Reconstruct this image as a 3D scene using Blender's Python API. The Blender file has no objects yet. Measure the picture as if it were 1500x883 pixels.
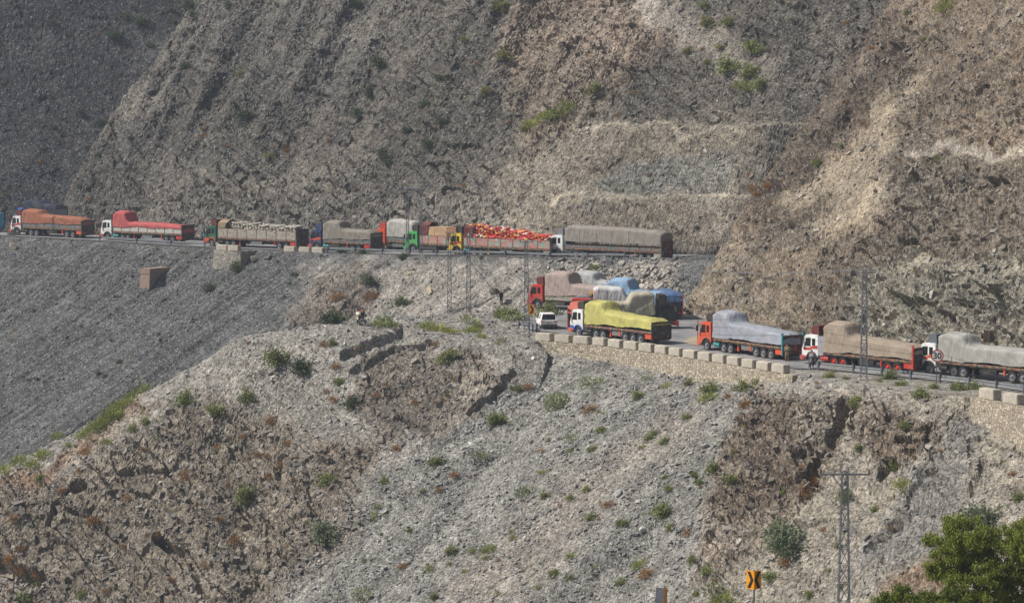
import bpy, bmesh, math, random, sys
import numpy as np
from mathutils import Vector, Matrix

# ------------------------------------------------------------------ camera, sky, sun, exposure
FPX, CX, CY, HOR = 4166.0, 750.0, 441.5, 90.0      # focal length in photo pixels, centre, horizon row
PITCH = math.atan((CY - HOR) / FPX)
ZC = 30.0                                           # camera height above datum
scn = bpy.context.scene
cam_d = bpy.data.cameras.new('camera')
cam_d.sensor_width = 36.0
cam_d.lens = 36.0 * FPX / 1500.0
cam_d.clip_start, cam_d.clip_end = 1.0, 8000.0
cam = bpy.data.objects.new('camera', cam_d)
scn.collection.objects.link(cam)
cam.location = (0, 0, ZC)
cam.rotation_euler = (math.pi / 2 - PITCH, 0, 0)
scn.camera = cam

SUN_EL, SUN_AZ = math.radians(48), math.radians(-98)   # azimuth clockwise from +Y: the sun stands to the left
sdir = Vector((math.sin(SUN_AZ) * math.cos(SUN_EL), math.cos(SUN_AZ) * math.cos(SUN_EL), math.sin(SUN_EL)))
world = bpy.data.worlds.new('World'); scn.world = world; world.use_nodes = True
wn = world.node_tree
sky = wn.nodes.new('ShaderNodeTexSky'); sky.sky_type = 'NISHITA'; sky.sun_disc = False
sky.sun_elevation = SUN_EL; sky.sun_rotation = SUN_AZ; sky.dust_density = 2.5
bg = wn.nodes['Background']; bg.inputs['Strength'].default_value = 0.072
wn.links.new(sky.outputs[0], bg.inputs['Color'])
sun_d = bpy.data.lights.new('sun', 'SUN'); sun_d.energy = 5.0; sun_d.angle = math.radians(0.5); sun_d.color = (1.0, 0.965, 0.91)
sun = bpy.data.objects.new('sun', sun_d); scn.collection.objects.link(sun)
sun.rotation_euler = sdir.to_track_quat('Z', 'Y').to_euler()
scn.view_settings.view_transform = 'Standard'; scn.view_settings.look = 'None'
scn.view_settings.gamma = 1.0; scn.view_settings.exposure = 0.12
scn.cycles.use_denoising = True
scn.cycles.max_bounces = 6; scn.cycles.volume_bounces = 0; scn.cycles.diffuse_bounces = 3
scn.cycles.transparent_max_bounces = 12

rnd = random.Random(7)
R = np.random.RandomState(11)
COL = scn.collection

# ------------------------------------------------------------------ photo pixel -> world helpers
cp, sp = math.cos(PITCH), math.sin(PITCH)
def ray(px, py):
    a, b = (px - CX) / FPX, (CY - py) / FPX
    return Vector((a, cp + b * sp, -sp + b * cp))
def at_d(px, py, d):                      # the point on a pixel's ray at depth d
    r = ray(px, py); return Vector((0, 0, ZC)) + r * (d / r.y)
def project(x, y, z):
    z = z - ZC
    fw = y * cp - z * sp; up = y * sp + z * cp
    return CX + FPX * x / fw, CY - FPX * up / fw
def zof(py, d):
    return at_d(CX, py, d).z
def dz(py, z):                            # depth at which a pixel row meets height z
    r = ray(CX, py); return (z - ZC) / r.z * r.y

# ------------------------------------------------------------------ materials
MATS = {}
def lin(c):
    return tuple((v / 12.92 if v <= .04045 else ((v + .055) / 1.055) ** 2.4) for v in c)
def rgb(r, g, b):
    return lin((r / 255, g / 255, b / 255))
def new_mat(name):
    m = bpy.data.materials.new(name); m.use_nodes = True
    nt = m.node_tree; return m, nt, nt.nodes['Principled BSDF']
def mat(name, col, rough=.7, metal=0, var=.12, scale=3.0, bump=0.0, dirt=.25, spec=.3):
    """painted or plain surface with mottling and dust"""
    if name in MATS: return MATS[name]
    m, nt, b = new_mat(name)
    tc = nt.nodes.new('ShaderNodeTexCoord')
    n = nt.nodes.new('ShaderNodeTexNoise'); n.inputs['Scale'].default_value = scale; n.inputs['Detail'].default_value = 6
    nt.links.new(tc.outputs['Object'], n.inputs['Vector'])
    ramp = nt.nodes.new('ShaderNodeValToRGB')
    lo = tuple(v * (1 - var * 2) for v in col); hi = tuple(min(1, v * (1 + var)) for v in col)
    ramp.color_ramp.elements[0].position = .3; ramp.color_ramp.elements[0].color = (*lo, 1)
    ramp.color_ramp.elements[1].position = .7; ramp.color_ramp.elements[1].color = (*hi, 1)
    nt.links.new(n.outputs['Fac'], ramp.inputs[0])
    n2 = nt.nodes.new('ShaderNodeTexNoise'); n2.inputs['Scale'].default_value = .9; n2.inputs['Detail'].default_value = 8
    nt.links.new(tc.outputs['Object'], n2.inputs['Vector'])
    mr = nt.nodes.new('ShaderNodeMapRange'); mr.inputs[1].default_value = .42; mr.inputs[2].default_value = .75
    mr.inputs[3].default_value = 0; mr.inputs[4].default_value = dirt * 2
    nt.links.new(n2.outputs['Fac'], mr.inputs[0])
    mx = nt.nodes.new('ShaderNodeMixRGB'); mx.inputs[2].default_value = (.23, .19, .145, 1)
    nt.links.new(mr.outputs[0], mx.inputs[0]); nt.links.new(ramp.outputs[0], mx.inputs[1])
    nt.links.new(mx.outputs[0], b.inputs['Base Color'])
    b.inputs['Roughness'].default_value = rough; b.inputs['Metallic'].default_value = metal
    b.inputs['Specular IOR Level'].default_value = spec
    if bump:
        bp = nt.nodes.new('ShaderNodeBump'); bp.inputs['Strength'].default_value = bump; bp.inputs['Distance'].default_value = .05
        nt.links.new(n.outputs['Fac'], bp.inputs['Height']); nt.links.new(bp.outputs[0], b.inputs['Normal'])
    MATS[name] = m; return m

# ------------------------------------------------------------------ numpy noise
_P = R.permutation(256).astype(np.int32)
_G = R.normal(size=(256, 3)).astype(np.float32); _G /= np.linalg.norm(_G, axis=1)[:, None]
def perlin(x, y, z):
    x = np.asarray(x, np.float32); y = np.asarray(y, np.float32); z = np.asarray(z, np.float32)
    xi = np.floor(x).astype(np.int32); yi = np.floor(y).astype(np.int32); zi = np.floor(z).astype(np.int32)
    fx, fy, fz = x - xi, y - yi, z - zi
    u, v, w = (f * f * f * (f * (f * 6 - 15) + 10) for f in (fx, fy, fz))
    out = 0
    for dx in (0, 1):
        hx = _P[(xi + dx) & 255]; wx = u if dx else 1 - u
        for dy in (0, 1):
            hy = _P[(hx + yi + dy) & 255]; wxy = wx * (v if dy else 1 - v)
            for dzz in (0, 1):
                g = _G[_P[(hy + zi + dzz) & 255]]
                d = g[..., 0] * (fx - dx) + g[..., 1] * (fy - dy) + g[..., 2] * (fz - dzz)
                out = out + wxy * (w if dzz else 1 - w) * d
    return out
def fbm(p, scale, octs=4, gain=.5, ridged=False, off=0.0):
    out = 0; a = 1.0; f = scale
    for o in range(octs):
        n = perlin(p[0] * f + off + 13.7 * o, p[1] * f + off * 1.3 + 7.1 * o, p[2] * f + off * .7 + 3.3 * o)
        if ridged: n = .5 - np.abs(n) * 1.6
        out = out + a * n; a *= gain; f *= 2.03
    return out
def facets(p, scale, seed=0):
    """broken rock: each Voronoi cell gets its own offset and tilt"""
    q = [np.asarray(c * scale, np.float32) for c in p]
    ci = [np.floor(c - .5).astype(np.int32) for c in q]
    rs = np.random.RandomState(seed); J = (.5 + (rs.rand(3, 256) - .5) * .9).astype(np.float32)
    T = ((rs.rand(3, 256) - .5) * 1.8).astype(np.float32); O = rs.rand(256).astype(np.float32)
    best = np.full(q[0].shape, 9e9, np.float32); bh = np.zeros(q[0].shape, np.int32)
    be = [np.zeros(q[0].shape, np.float32) for _ in range(3)]
    for dx in (0, 1):
        hx = _P[(ci[0] + dx) & 255]
        for dy in (0, 1):
            hy = _P[(hx + ci[1] + dy) & 255]
            for dk in (0, 1):
                h = _P[(hy + ci[2] + dk) & 255]
                e = [q[0] - (ci[0] + dx) - J[0][h], q[1] - (ci[1] + dy) - J[1][h], q[2] - (ci[2] + dk) - J[2][h]]
                d = e[0] * e[0] + e[1] * e[1] + e[2] * e[2]
                m = d < best
                best[m] = d[m]; bh[m] = h[m]
                for k in range(3): be[k][m] = e[k][m]
    return O[bh] + sum(T[k][bh] * be[k] for k in range(3)) - .5
def sstep(a, b, x):
    t = np.clip((x - a) / (b - a), 0, 1); return t * t * (3 - 2 * t)

# ------------------------------------------------------------------ plan lines of the place (from photo pixels and ground heights)
ZLOW = 1.1                                          # level of the lower road
# near edge of the upper road: pixel, row
UP_PX = [-420, -200, 0, 150, 295, 450, 600, 735, 804, 960, 1010]
UP_PY = [332, 338, 346, 354, 363, 369, 374, 376, 379, 380, 380]
UP = []
for px, py in zip(UP_PX, UP_PY):
    d = 366.3 / (1 + .7 * (px - 750) / FPX)
    UP.append(at_d(px, py, d))
UP.append(UP[-1] + Vector((16, -8, .3)))
UPW = 11.5                                          # width of the upper road bench

# outline of the promontory with the lower road on top: (pixel, row, depth or None = at lower road level, slope below, kind)
def edge(px, py, d=None, z=None):
    if d is None: d = dz(py, ZLOW if z is None else z)
    return at_d(px, py, d)
FRONT = [(edge(-420, 880, 288), .85, 0), (edge(-150, 766, 290), .85, 0), (edge(0, 694, 292), .85, 0), (edge(100, 645, 293), .85, 0), (edge(200, 590, 294), .85, 0),
         (edge(300, 536, 295), .8, 0), (edge(350, 505, 296), .75, 0), (edge(400, 491, 297), .7, 0), (edge(480, 482, 297), .68, 0), (edge(560, 490, 295), .68, 0),
         (edge(640, 498, 293), .66, 0), (edge(710, 503, 291.5), .64, 0), (edge(778, 502, 291.5), .62, .0), (edge(795, 500), .58, .8), (edge(880, 507), .58, 1.1),
         (edge(965, 518), .58, 1.45), (edge(1040, 530), .6, 1.7), (edge(1165, 550.5), .66, .4), (edge(1205, 557), .78, 0), (edge(1330, 573), .85, 0),
         (edge(1405, 580), .85, .0), (edge(1440, 585), .85, 1.8), (edge(1500, 596), .85, 2.6), (edge(1640, 625), .85, 5), (edge(1900, 690), .85, 5)]
BACK = [(Vector((110, 150, ZLOW)), .3, 0), (Vector((160, 420, ZLOW)), .3, 0), (Vector((30, 352, ZLOW)), .5, 0), (Vector((12, 346, ZLOW)), .6, 0),
        (edge(760, 448, 333), .7, 0), (edge(700, 457, 326), .8, 0), (edge(640, 461, 319), .8, 0), (edge(560, 467, 311), .8, 0), (edge(480, 474, 303.5), .85, 0),
        (edge(395, 485, 301), .9, 0), (edge(348, 497, 299), .9, 0), (edge(300, 529, 297.4), .9, 0), (edge(200, 583, 296), .9, 0), (edge(100, 638, 295), .9, 0), (edge(0, 688, 294), .9, 0),
        (edge(-150, 760, 292), .9, 0), (edge(-420, 875, 290), .9, 0)]
OUT = FRONT + BACK
OXY = np.array([(p[0].x, p[0].y, p[0].z, p[1], p[2]) for p in OUT], np.float64)

DB = [(20.3, 350), (19.2, 338), (19.6, 329), (22, 322), (31, 301), (43.6, 273), (52, 256), (63, 232), (85, 190), (110, 140)]   # foot of the rock wall beside the lower road

def poly_sdf(x, y, pts):
    """signed distance to a closed outline (inside positive), nearest edge and position on it"""
    best = np.full(x.shape, 1e9); ei = np.zeros(x.shape, np.int32); et = np.zeros(x.shape); ins = np.zeros(x.shape, bool)
    n = len(pts)
    for i in range(n):
        ax, ay = pts[i][:2]; bx, by = pts[(i + 1) % n][:2]
        ex, ey = bx - ax, by - ay; L = ex * ex + ey * ey + 1e-9
        t = np.clip(((x - ax) * ex + (y - ay) * ey) / L, 0, 1)
        d = (x - ax - t * ex) ** 2 + (y - ay - t * ey) ** 2
        m = d < best; best = np.where(m, d, best); ei = np.where(m, i, ei); et = np.where(m, t, et)
        c = ((ay > y) != (by > y)) & (x < (bx - ax) * (y - ay) / (by - ay + 1e-12) + ax)
        ins ^= c
    d = np.sqrt(best)
    return np.where(ins, d, -d), ei, et
def line_sd(x, y, pts):
    """signed distance to an open line (positive on its left), with arc position"""
    best = np.full(x.shape, 1e9); sg = np.ones(x.shape); ei = np.zeros(x.shape, np.int32); et = np.zeros(x.shape)
    for i in range(len(pts) - 1):
        ax, ay = pts[i][:2]; bx, by = pts[i + 1][:2]
        ex, ey = bx - ax, by - ay; L = ex * ex + ey * ey
        tr = ((x - ax) * ex + (y - ay) * ey) / L
        t = np.clip(tr, 0 if i else -50, 1 if i < len(pts) - 2 else 50)
        d = (x - ax - t * ex) ** 2 + (y - ay - t * ey) ** 2
        s = ex * (y - ay) - ey * (x - ax)
        m = d < best; best = np.where(m, d, best); sg = np.where(m, np.sign(s), sg); ei = np.where(m, i, ei); et = np.where(m, np.clip(tr, 0, 1), et)
    return np.sqrt(best) * sg, ei, et

def heights(x, y):
    """base height of the place and which landform owns each point: 0 near ground, 1 promontory, 2 valley slope and upper road, 3 back mountain, 4 right mountain, 5 far mountain"""
    zc = ZC
    wx = x + 1.6 * perlin(x * .07, y * .07, 0 * x) ; wy = y + 1.6 * perlin(x * .07 + 9, y * .07, 0 * x)
    # promontory
    sd, ei, et = poly_sdf(x, y, OXY)
    a = OXY[ei]; b = OXY[(ei + 1) % len(OXY)]
    ze = a[..., 2] * (1 - et) + b[..., 2] * et; tn = a[..., 3] * (1 - et) + b[..., 3] * et; wh = a[..., 4] * (1 - et) + b[..., 4] * et; kd = np.clip(wh * 1.6, 0, 1)
    w = 0; zw = 0
    for q in OXY:
        d2 = (x - q[0]) ** 2 + (y - q[1]) ** 2 + .5
        k = d2 ** -1.5; w = w + k; zw = zw + k * q[2]
    zin = zw / w
    zin = np.where(sd > 0, ze + (zin - ze) * sstep(0, 6, sd), ze)
    road = sstep(-1, 5, x) * (sd > 0)
    zin = zin * (1 - road) + ZLOW * road
    o = np.maximum(-sd, 0)
    wall = (wh * sstep(.0, .45, o)) * sstep(11, 1.2, o)
    conv = np.where(o < 9, tn * o * (.55 + .45 * o / 9), tn * o)
    drop = conv + wall
    E = zin - drop
    E = np.where(sd > 0, E + .12 * perlin(x * .4, y * .4, 0 * x) * (1 - road), E)
    # valley slope, upper road, back mountain
    s, ui, ut = line_sd(x, y, [(p.x, p.y) for p in UP])
    uz = np.array([p.z for p in UP]); zr = uz[ui] * (1 - ut) + uz[np.minimum(ui + 1, len(UP) - 1)] * ut
    pxu = np.array(UP_PX + [1100]); pos = pxu[ui] * (1 - ut) + pxu[np.minimum(ui + 1, len(UP) - 1)] * ut
    C = zr + np.where(s < 0, .62 * np.minimum(s + 1.2, 0), 0)
    C = C + np.where(s < -3, .9 * np.sin((x * .70 - y * .714) * .33) * sstep(3, 14, -s) * .8, 0)
    m = np.maximum(s - UPW, 0)
    gen = 1.6 * np.minimum(m, 5) + .95 * np.maximum(m - 5, 0)
    al = (x * .82 - y * .57)                          # distance along the road
    rid = 7.5 * perlin(al * .045 + 3, s * .012, 0 * x) + 3.6 * (.5 - np.abs(perlin(al * .11 + .02 * s, s * .03, 0 * x + 2)) * 2.2) + 1.0 * (.5 - np.abs(perlin(al * .3 + .03 * s, s * .06, 0 * x + 5)) * 2.2)
    gen = gen + (rid + 3.0 * fbm((x, y, 0 * x), .03, 3)) * sstep(0, 14, m)
    # cut benches on the right part of the back wall
    r1, r2 = 7.2, 16.2
    bm = np.where(m < 4.0, m * 1.8, r1 + .14 * (m - 4.0))
    bm = np.where(m > 5.8, r1 + .25 + (m - 5.8) * 1.75, bm)
    bm = np.where(bm > r2, r2 + .14 * (m - 10.8), bm)
    bm = np.where(m > 12.6, r2 + .25 + (m - 12.6) * 1.0 + rid * .5 * sstep(12.6, 24, m), bm)
    bw = sstep(700, 830, pos)
    up = gen * (1 - bw) + bm * bw
    B = np.where(m > 0, zr + up, C)
    # the back mountain's end towards the far valley
    L = (x + 59) * -.84 + (y - 441) * .55 + 3 * perlin(x * .06, y * .06, 0 * x + 1)
    B = np.where(m > 0, B - 1.25 * np.maximum(L, 0) * sstep(0, 4, m), B)
    # far mountain
    n = (x + 80) * -.42 + (y - 452) * .907
    F = np.where(n > 0, zr.mean() * 0 + 4.6 + .8 * n, 4.6 + .25 * n) + 4 * fbm((x, y, 0 * x), .03, 3, off=5.) * sstep(0, 10, n)
    F = np.where(x < -20, F, -99)
    # right mountain
    sD, di, dt = line_sd(x, y, DB)
    sD = -sD * -1
    t = np.maximum(sD + .8 * perlin(x * .2, y * .2, 0 * x + 4), 0)
    pr = 1.35 * t
    st = np.where(t < 4.4, t * 1.95, 8.6 + .08 * (t - 4.4)); st = np.where(t > 6.6, 8.8 + (t - 6.6) * 1.45, st)
    st = np.where(st > 20.0, 20.0 + .05 * (t - 14.3), st); st = np.where(t > 16.8, 20.1 + (t - 16.8) * 1.15, st)
    bD = sstep(300, 284, y - .0 * x) 
    D = ZLOW + pr * (1 - bD) + st * bD + 2.2 * fbm((x, y, 0 * x), .05, 3, off=2.) * sstep(1, 8, t)
    xl = x - 19.4 - .28 * (y - 325) + 1.2 * perlin(x * .15, y * .15, 0 * x + 8)
    zl = ZLOW + np.where(xl < 4.2, 2.7 * xl, 11.3 + 1.75 * (xl - 4.2))
    D = np.where(t > 0, np.minimum(D, zl), -99)
    # ground the camera stands on
    N = zc - .2 * y - 1.6 - np.maximum(y - 146, 0) * .75 - np.maximum(-x - 5, 0) * .35
    Z = np.stack([N, E, np.where(m > 0, -99, C), np.where(m > 0, B, -99), D, np.where(s > UPW * .6, F, -99)])
    inside = (sd > 0.0) & (x > 0) & (m <= 0) & (s < -6)
    own = Z.argmax(0); H = Z.max(0)
    # the road bench itself is never buried
    bench = (s >= -.6) & (s <= UPW) & (pos < 985)
    H = np.where(bench, zr, H); own = np.where(bench, 2, own)
    H = np.maximum(H, -48 + .02 * np.abs(y - 300))
    info = dict(t=t, sd=sd, s=s, m=m, pos=pos, zr=zr, sD=sD, kd=kd, road=road, bench=bench, bw=bw, bD=bD)
    return H, own, info

# ------------------------------------------------------------------ terrain sheet
def tag(o, label=None, cat=None, group=None, kind=None):
    if label: o['label'] = label
    if cat: o['category'] = cat
    if group: o['group'] = group
    if kind: o['kind'] = kind
    return o
def np_mesh(name, V, Q, cols=None):
    """mesh from numpy arrays of vertices and quads or triangles"""
    me = bpy.data.meshes.new(name)
    k = Q.shape[1]
    me.vertices.add(len(V)); me.vertices.foreach_set('co', np.ascontiguousarray(V, np.float32).ravel())
    me.loops.add(Q.size); me.loops.foreach_set('vertex_index', np.ascontiguousarray(Q, np.int32).ravel())
    me.polygons.add(len(Q)); me.polygons.foreach_set('loop_start', np.arange(0, Q.size, k, dtype=np.int32))
    if cols is not None:
        at = me.color_attributes.new('Col', 'FLOAT_COLOR', 'POINT')
        c = np.ones((len(V), 4), np.float32); c[:, :cols.shape[1]] = cols
        at.data.foreach_set('color', c.ravel())
    me.update(calc_edges=True); me.shade_flat()
    return me
def link(name, me, m=None, parent=None):
    o = bpy.data.objects.new(name, me); COL.objects.link(o)
    if m is not None and me is not None and not me.materials: me.materials.append(m)
    if parent is not None: o.parent = parent
    return o

def spaced(parts):
    out = []
    for a, b, st in parts: out += list(np.arange(a, b, st))
    return np.array(out)
GS = float(globals().get('GRID', 1.0))
ys = spaced([(70, 140, 2.0), (140, 215, 2.5), (215, 236, .5 * GS), (236, 305, .19 * GS), (305, 345, .38 * GS), (345, 372, .22 * GS), (372, 420, .17 * GS), (420, 475, .24 * GS), (475, 520, .5 * GS), (520, 600, 3), (600, 900, 15)])
us = np.concatenate([np.linspace(-.30, -.205, 40, endpoint=False), np.linspace(-.205, .205, int(800 / GS), endpoint=False), np.linspace(.205, .30, 41)])
YY, UU = np.meshgrid(ys, us, indexing='ij')
XX = UU * YY
H, OWN, INF = heights(XX, YY)
Pp = np.stack([XX, YY, H], -1)
tr_ = np.gradient(Pp, axis=0); tc_ = np.gradient(Pp, axis=1)
NN = np.cross(tc_, tr_); NN /= np.linalg.norm(NN, axis=-1)[..., None] + 1e-9
PXg, PYg = project(XX, YY, H)

# --- ground types: colours of the bare material, some darkened to carry shade, painted over named patches of the hillside
WB1 = fbm((XX, YY, H), .16, 3) * 14; WB2 = fbm((XX, YY, H), .16, 3, off=40.) * 14
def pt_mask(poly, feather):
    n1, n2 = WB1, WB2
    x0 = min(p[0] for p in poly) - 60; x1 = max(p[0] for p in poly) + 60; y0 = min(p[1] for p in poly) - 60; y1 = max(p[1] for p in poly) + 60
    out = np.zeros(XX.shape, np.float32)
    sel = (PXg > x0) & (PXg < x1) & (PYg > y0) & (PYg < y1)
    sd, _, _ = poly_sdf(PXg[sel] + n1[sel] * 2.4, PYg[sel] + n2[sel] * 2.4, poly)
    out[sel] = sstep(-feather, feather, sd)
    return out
BASE = {0: (150, 138, 120, .3, 1), 1: (164, 157, 145, .18, 1), 2: (105, 104, 102, .10, 1), 3: (113, 106, 96, .6, 1), 4: (136, 119, 99, .8, 1), 5: (80, 78, 79, .4, 1)}  # valley slope grey is darkened, cloud shade put into its colour
COLR = np.zeros(XX.shape + (3,), np.float32); ROCK = np.zeros(XX.shape, np.float32); SCREE = np.zeros(XX.shape, np.float32)
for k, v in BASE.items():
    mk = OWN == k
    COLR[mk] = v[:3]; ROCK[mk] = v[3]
PATCH = [
 (1, [(330, 920), (500, 792), (560, 702), (700, 600), (770, 548), (800, 522), (1000, 560), (1100, 575), (1065, 640), (1040, 720), (1005, 800), (980, 920)], (152, 148, 138), .10, 14, 1),
 (1, [(640, 883), (800, 720), (980, 600), (1050, 600), (900, 740), (760, 900)], (160, 150, 136), .10, 30, 1),
 (1, [(-300, 760), (0, 705), (100, 690), (170, 640), (250, 600), (340, 590), (420, 640), (440, 700), (520, 745), (500, 790), (330, 930), (-300, 1000)], (143, 130, 112), .85, 30, 0),
 (1, [(60, 690), (120, 640), (200, 578), (235, 585), (150, 640), (40, 720), (-60, 750)], (150, 118, 92), .5, 10, 0),
 (1, [(540, 530), (600, 505), (700, 530), (740, 570), (700, 600), (640, 640), (560, 640), (520, 590)], (134, 122, 108), .6, 16, 0),
 (1, [(440, 640), (560, 640), (540, 700), (490, 740), (440, 700)], (138, 122, 105), .6, 18, 0),
 (1, [(1200, 560), (1500, 575), (1700, 700), (1700, 1000), (1000, 920), (1080, 830), (1190, 720), (1250, 640)], (163, 152, 134), .3, 14, 0),
 (1, [(1105, 578), (1225, 582), (1255, 600), (1245, 655), (1200, 715), (1150, 790), (1060, 860), (1005, 850), (1040, 720), (1065, 640)], (130, 113, 95), 1.1, 12, 0),
 (1, [(1255, 592), (1340, 605), (1372, 640), (1310, 690), (1250, 668)], (134, 116, 98), 1.1, 12, 0),
 (1, [(1330, 700), (1390, 620), (1440, 640), (1420, 720), (1370, 790), (1260, 850), (1240, 830)], (142, 137, 128), .5, 16, 0),
 (1, [(1290, 860), (1360, 800), (1420, 780), (1440, 900), (1290, 900)], (150, 122, 98), .6, 14, 0),
 (2, [(470, 385), (800, 380), (1000, 385), (1000, 420), (820, 470), (640, 480), (500, 480), (430, 440)], (168, 159, 146), .18, 24, 0),
 (2, [(450, 420), (520, 395), (560, 420), (500, 480), (430, 470)], (128, 116, 104), .5, 18, 0),
 (2, [(820, 388), (1000, 384), (1000, 440), (800, 440)], (172, 160, 143), .45, 10, 0),
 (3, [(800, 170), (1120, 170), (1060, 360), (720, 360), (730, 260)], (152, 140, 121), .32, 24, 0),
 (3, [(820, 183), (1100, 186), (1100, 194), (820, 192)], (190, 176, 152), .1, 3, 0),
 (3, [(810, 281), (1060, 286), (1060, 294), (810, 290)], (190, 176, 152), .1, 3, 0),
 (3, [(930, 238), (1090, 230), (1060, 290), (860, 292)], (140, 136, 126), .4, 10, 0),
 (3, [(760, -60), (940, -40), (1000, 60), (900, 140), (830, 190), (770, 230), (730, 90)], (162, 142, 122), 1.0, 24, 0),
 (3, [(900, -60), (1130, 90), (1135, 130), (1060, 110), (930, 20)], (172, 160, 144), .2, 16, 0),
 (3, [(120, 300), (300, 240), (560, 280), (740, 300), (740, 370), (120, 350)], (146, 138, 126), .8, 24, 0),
 (3, [(60, 340), (300, -80), (620, -80), (560, 120), (330, 230), (200, 330)], (112, 106, 98), .6, 40, 0),  # left part of the back mountain, its shading painted in as darker colour
 (4, [(1080, 170), (1150, 20), (1340, 20), (1330, 110), (1200, 250), (1090, 340), (1040, 300)], (122, 106, 90), 1.1, 20, 0),
 (4, [(1320, 230), (1520, 240), (1600, 380), (1300, 380)], (134, 120, 102), 1.1, 20, 0),
 (4, [(1352, 85), (1362, 105), (1325, 175), (1308, 225), (1290, 300), (1255, 345), (1220, 350), (1175, 325), (1150, 290), (1160, 270), (1240, 222), (1288, 165)], (188, 168, 139), .35, 18, 0),
 (4, [(1310, 212), (1500, 218), (1560, 225), (1560, 236), (1400, 236), (1310, 228)], (176, 162, 144), .15, 6, 0),
 (4, [(1240, 395), (1300, 385), (1600, 378), (1600, 560), (1230, 520)], (174, 166, 144), 1.4, 16, 0),
 (4, [(1100, 330), (1220, 370), (1200, 480), (1000, 480), (1000, 400)], (164, 144, 118), .8, 20, 0),
]
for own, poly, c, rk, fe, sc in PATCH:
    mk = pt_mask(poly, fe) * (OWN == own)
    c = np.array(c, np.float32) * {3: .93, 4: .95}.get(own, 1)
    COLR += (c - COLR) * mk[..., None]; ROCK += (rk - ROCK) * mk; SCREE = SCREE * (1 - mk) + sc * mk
SCREE = np.maximum(SCREE, (OWN == 2) * 1.0)
# swept ledges of the benches
mb_, tb_ = INF['m'], INF['t']
lg = ((OWN == 3) & (INF['bw'] > .45) & (((mb_ > 3.9) & (mb_ < 5.6)) | ((mb_ > 10.7) & (mb_ < 12.3)))) * .6
lg = lg + ((OWN == 4) & (INF['bD'] > .5) & (((tb_ > 4.2) & (tb_ < 6.8)) | ((tb_ > 14.0) & (tb_ < 17.0)))) * .7
lg = (lg * (.7 + .6 * sstep(-.3, .3, WB1 / 14))).clip(0, 1).astype(np.float32)
COLR += (np.array((176, 163, 140), np.float32) - COLR) * lg[..., None]; ROCK *= 1 - lg * .8
# dust drifts over rock in irregular sheets; larger tonal drift of the hillside
dn = fbm((XX, YY, H), .09, 4, off=3.)
dust = sstep(-.12, .4, dn) * .85 * (OWN != 5)
dcol = np.array((176, 163, 144), np.float32) * np.where(OWN == 1, 1, .84)[..., None]
COLR += (dcol - COLR) * (dust * (ROCK > .3) * np.where(OWN == 1, .7, .42))[..., None]
tl0 = XX * .57 - YY * .82; tl1 = XX * .82 + YY * .57
COLR *= (1 + SCREE * (.16 * perlin(tl0 * .5, tl1 * .035, 0 * H) + .12 * perlin(tl0 * 1.4, tl1 * .08, 0 * H + 3)) + .30 * fbm((XX, YY, H), .045, 2, off=31.) * (OWN >= 3))[..., None]
gr_ = COLR.mean(-1, keepdims=True); COLR = gr_ + (COLR - gr_) * .8
COLR *= (1 + .2 * fbm((XX, YY, H), .35, 3, off=8.))[..., None]

# --- flatten roads; roughness elsewhere
flat = np.clip(INF['bench'] * 1.0 + (INF['sd'] > .3) * INF['road'] * (OWN == 1) * 1.0, 0, 1).astype(np.float32)
verge = sstep(0, 4, -INF['s']) * (OWN == 2) + (OWN != 2)
amp = (1 - flat) * np.clip(verge, .25, 1)
amp = amp * np.where(YY > 520, 1, 1)
vis = (np.abs(UU) < .21) & (YY > 210) & (YY < 530)
P3 = (XX[vis], YY[vis], H[vis]); rk = ROCK[vis]; sc_ = SCREE[vis]
# strata run obliquely through the rock
q3 = (P3[0] * .87 - P3[2] * .5, P3[1], (P3[2] * .87 + P3[0] * .5) * 2.4)
lay = q3[2] * .13 + .9 * perlin(*(c * .12 for c in P3)); lay = lay - np.floor(lay)
lay2 = q3[2] * .36 + .7 * perlin(*(c * .3 for c in P3)); lay2 = lay2 - np.floor(lay2)
disp = rk * .8 * (.7 * fbm(P3, .10, 3, ridged=True) + .5 * (lay ** 2 - .4) + .22 * (lay2 ** 2 - .4) + .75 * facets(q3, .26, 1) + .4 * facets(q3, .7, 2) + .15 * facets((q3[0], q3[1], q3[2] * .6), 1.5, 3))
# scree: fine rubble, runnels along the fall line
tl = (P3[0] * .57 - P3[1] * .82, P3[0] * .82 + P3[1] * .57)
run = perlin(tl[0] * .55, tl[1] * .05, P3[2] * .03) * .34 + perlin(tl[0] * 1.6, tl[1] * .12, P3[2] * .1) * .14
disp += (1 - np.clip(rk, 0, 1)) * (.16 * fbm(P3, .5, 3) + .07 * facets(P3, 1.9, 4) + .045 * facets(P3, 3.4, 5)) + sc_ * run * np.where(OWN[vis] == 2, 1.7, 1)
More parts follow.
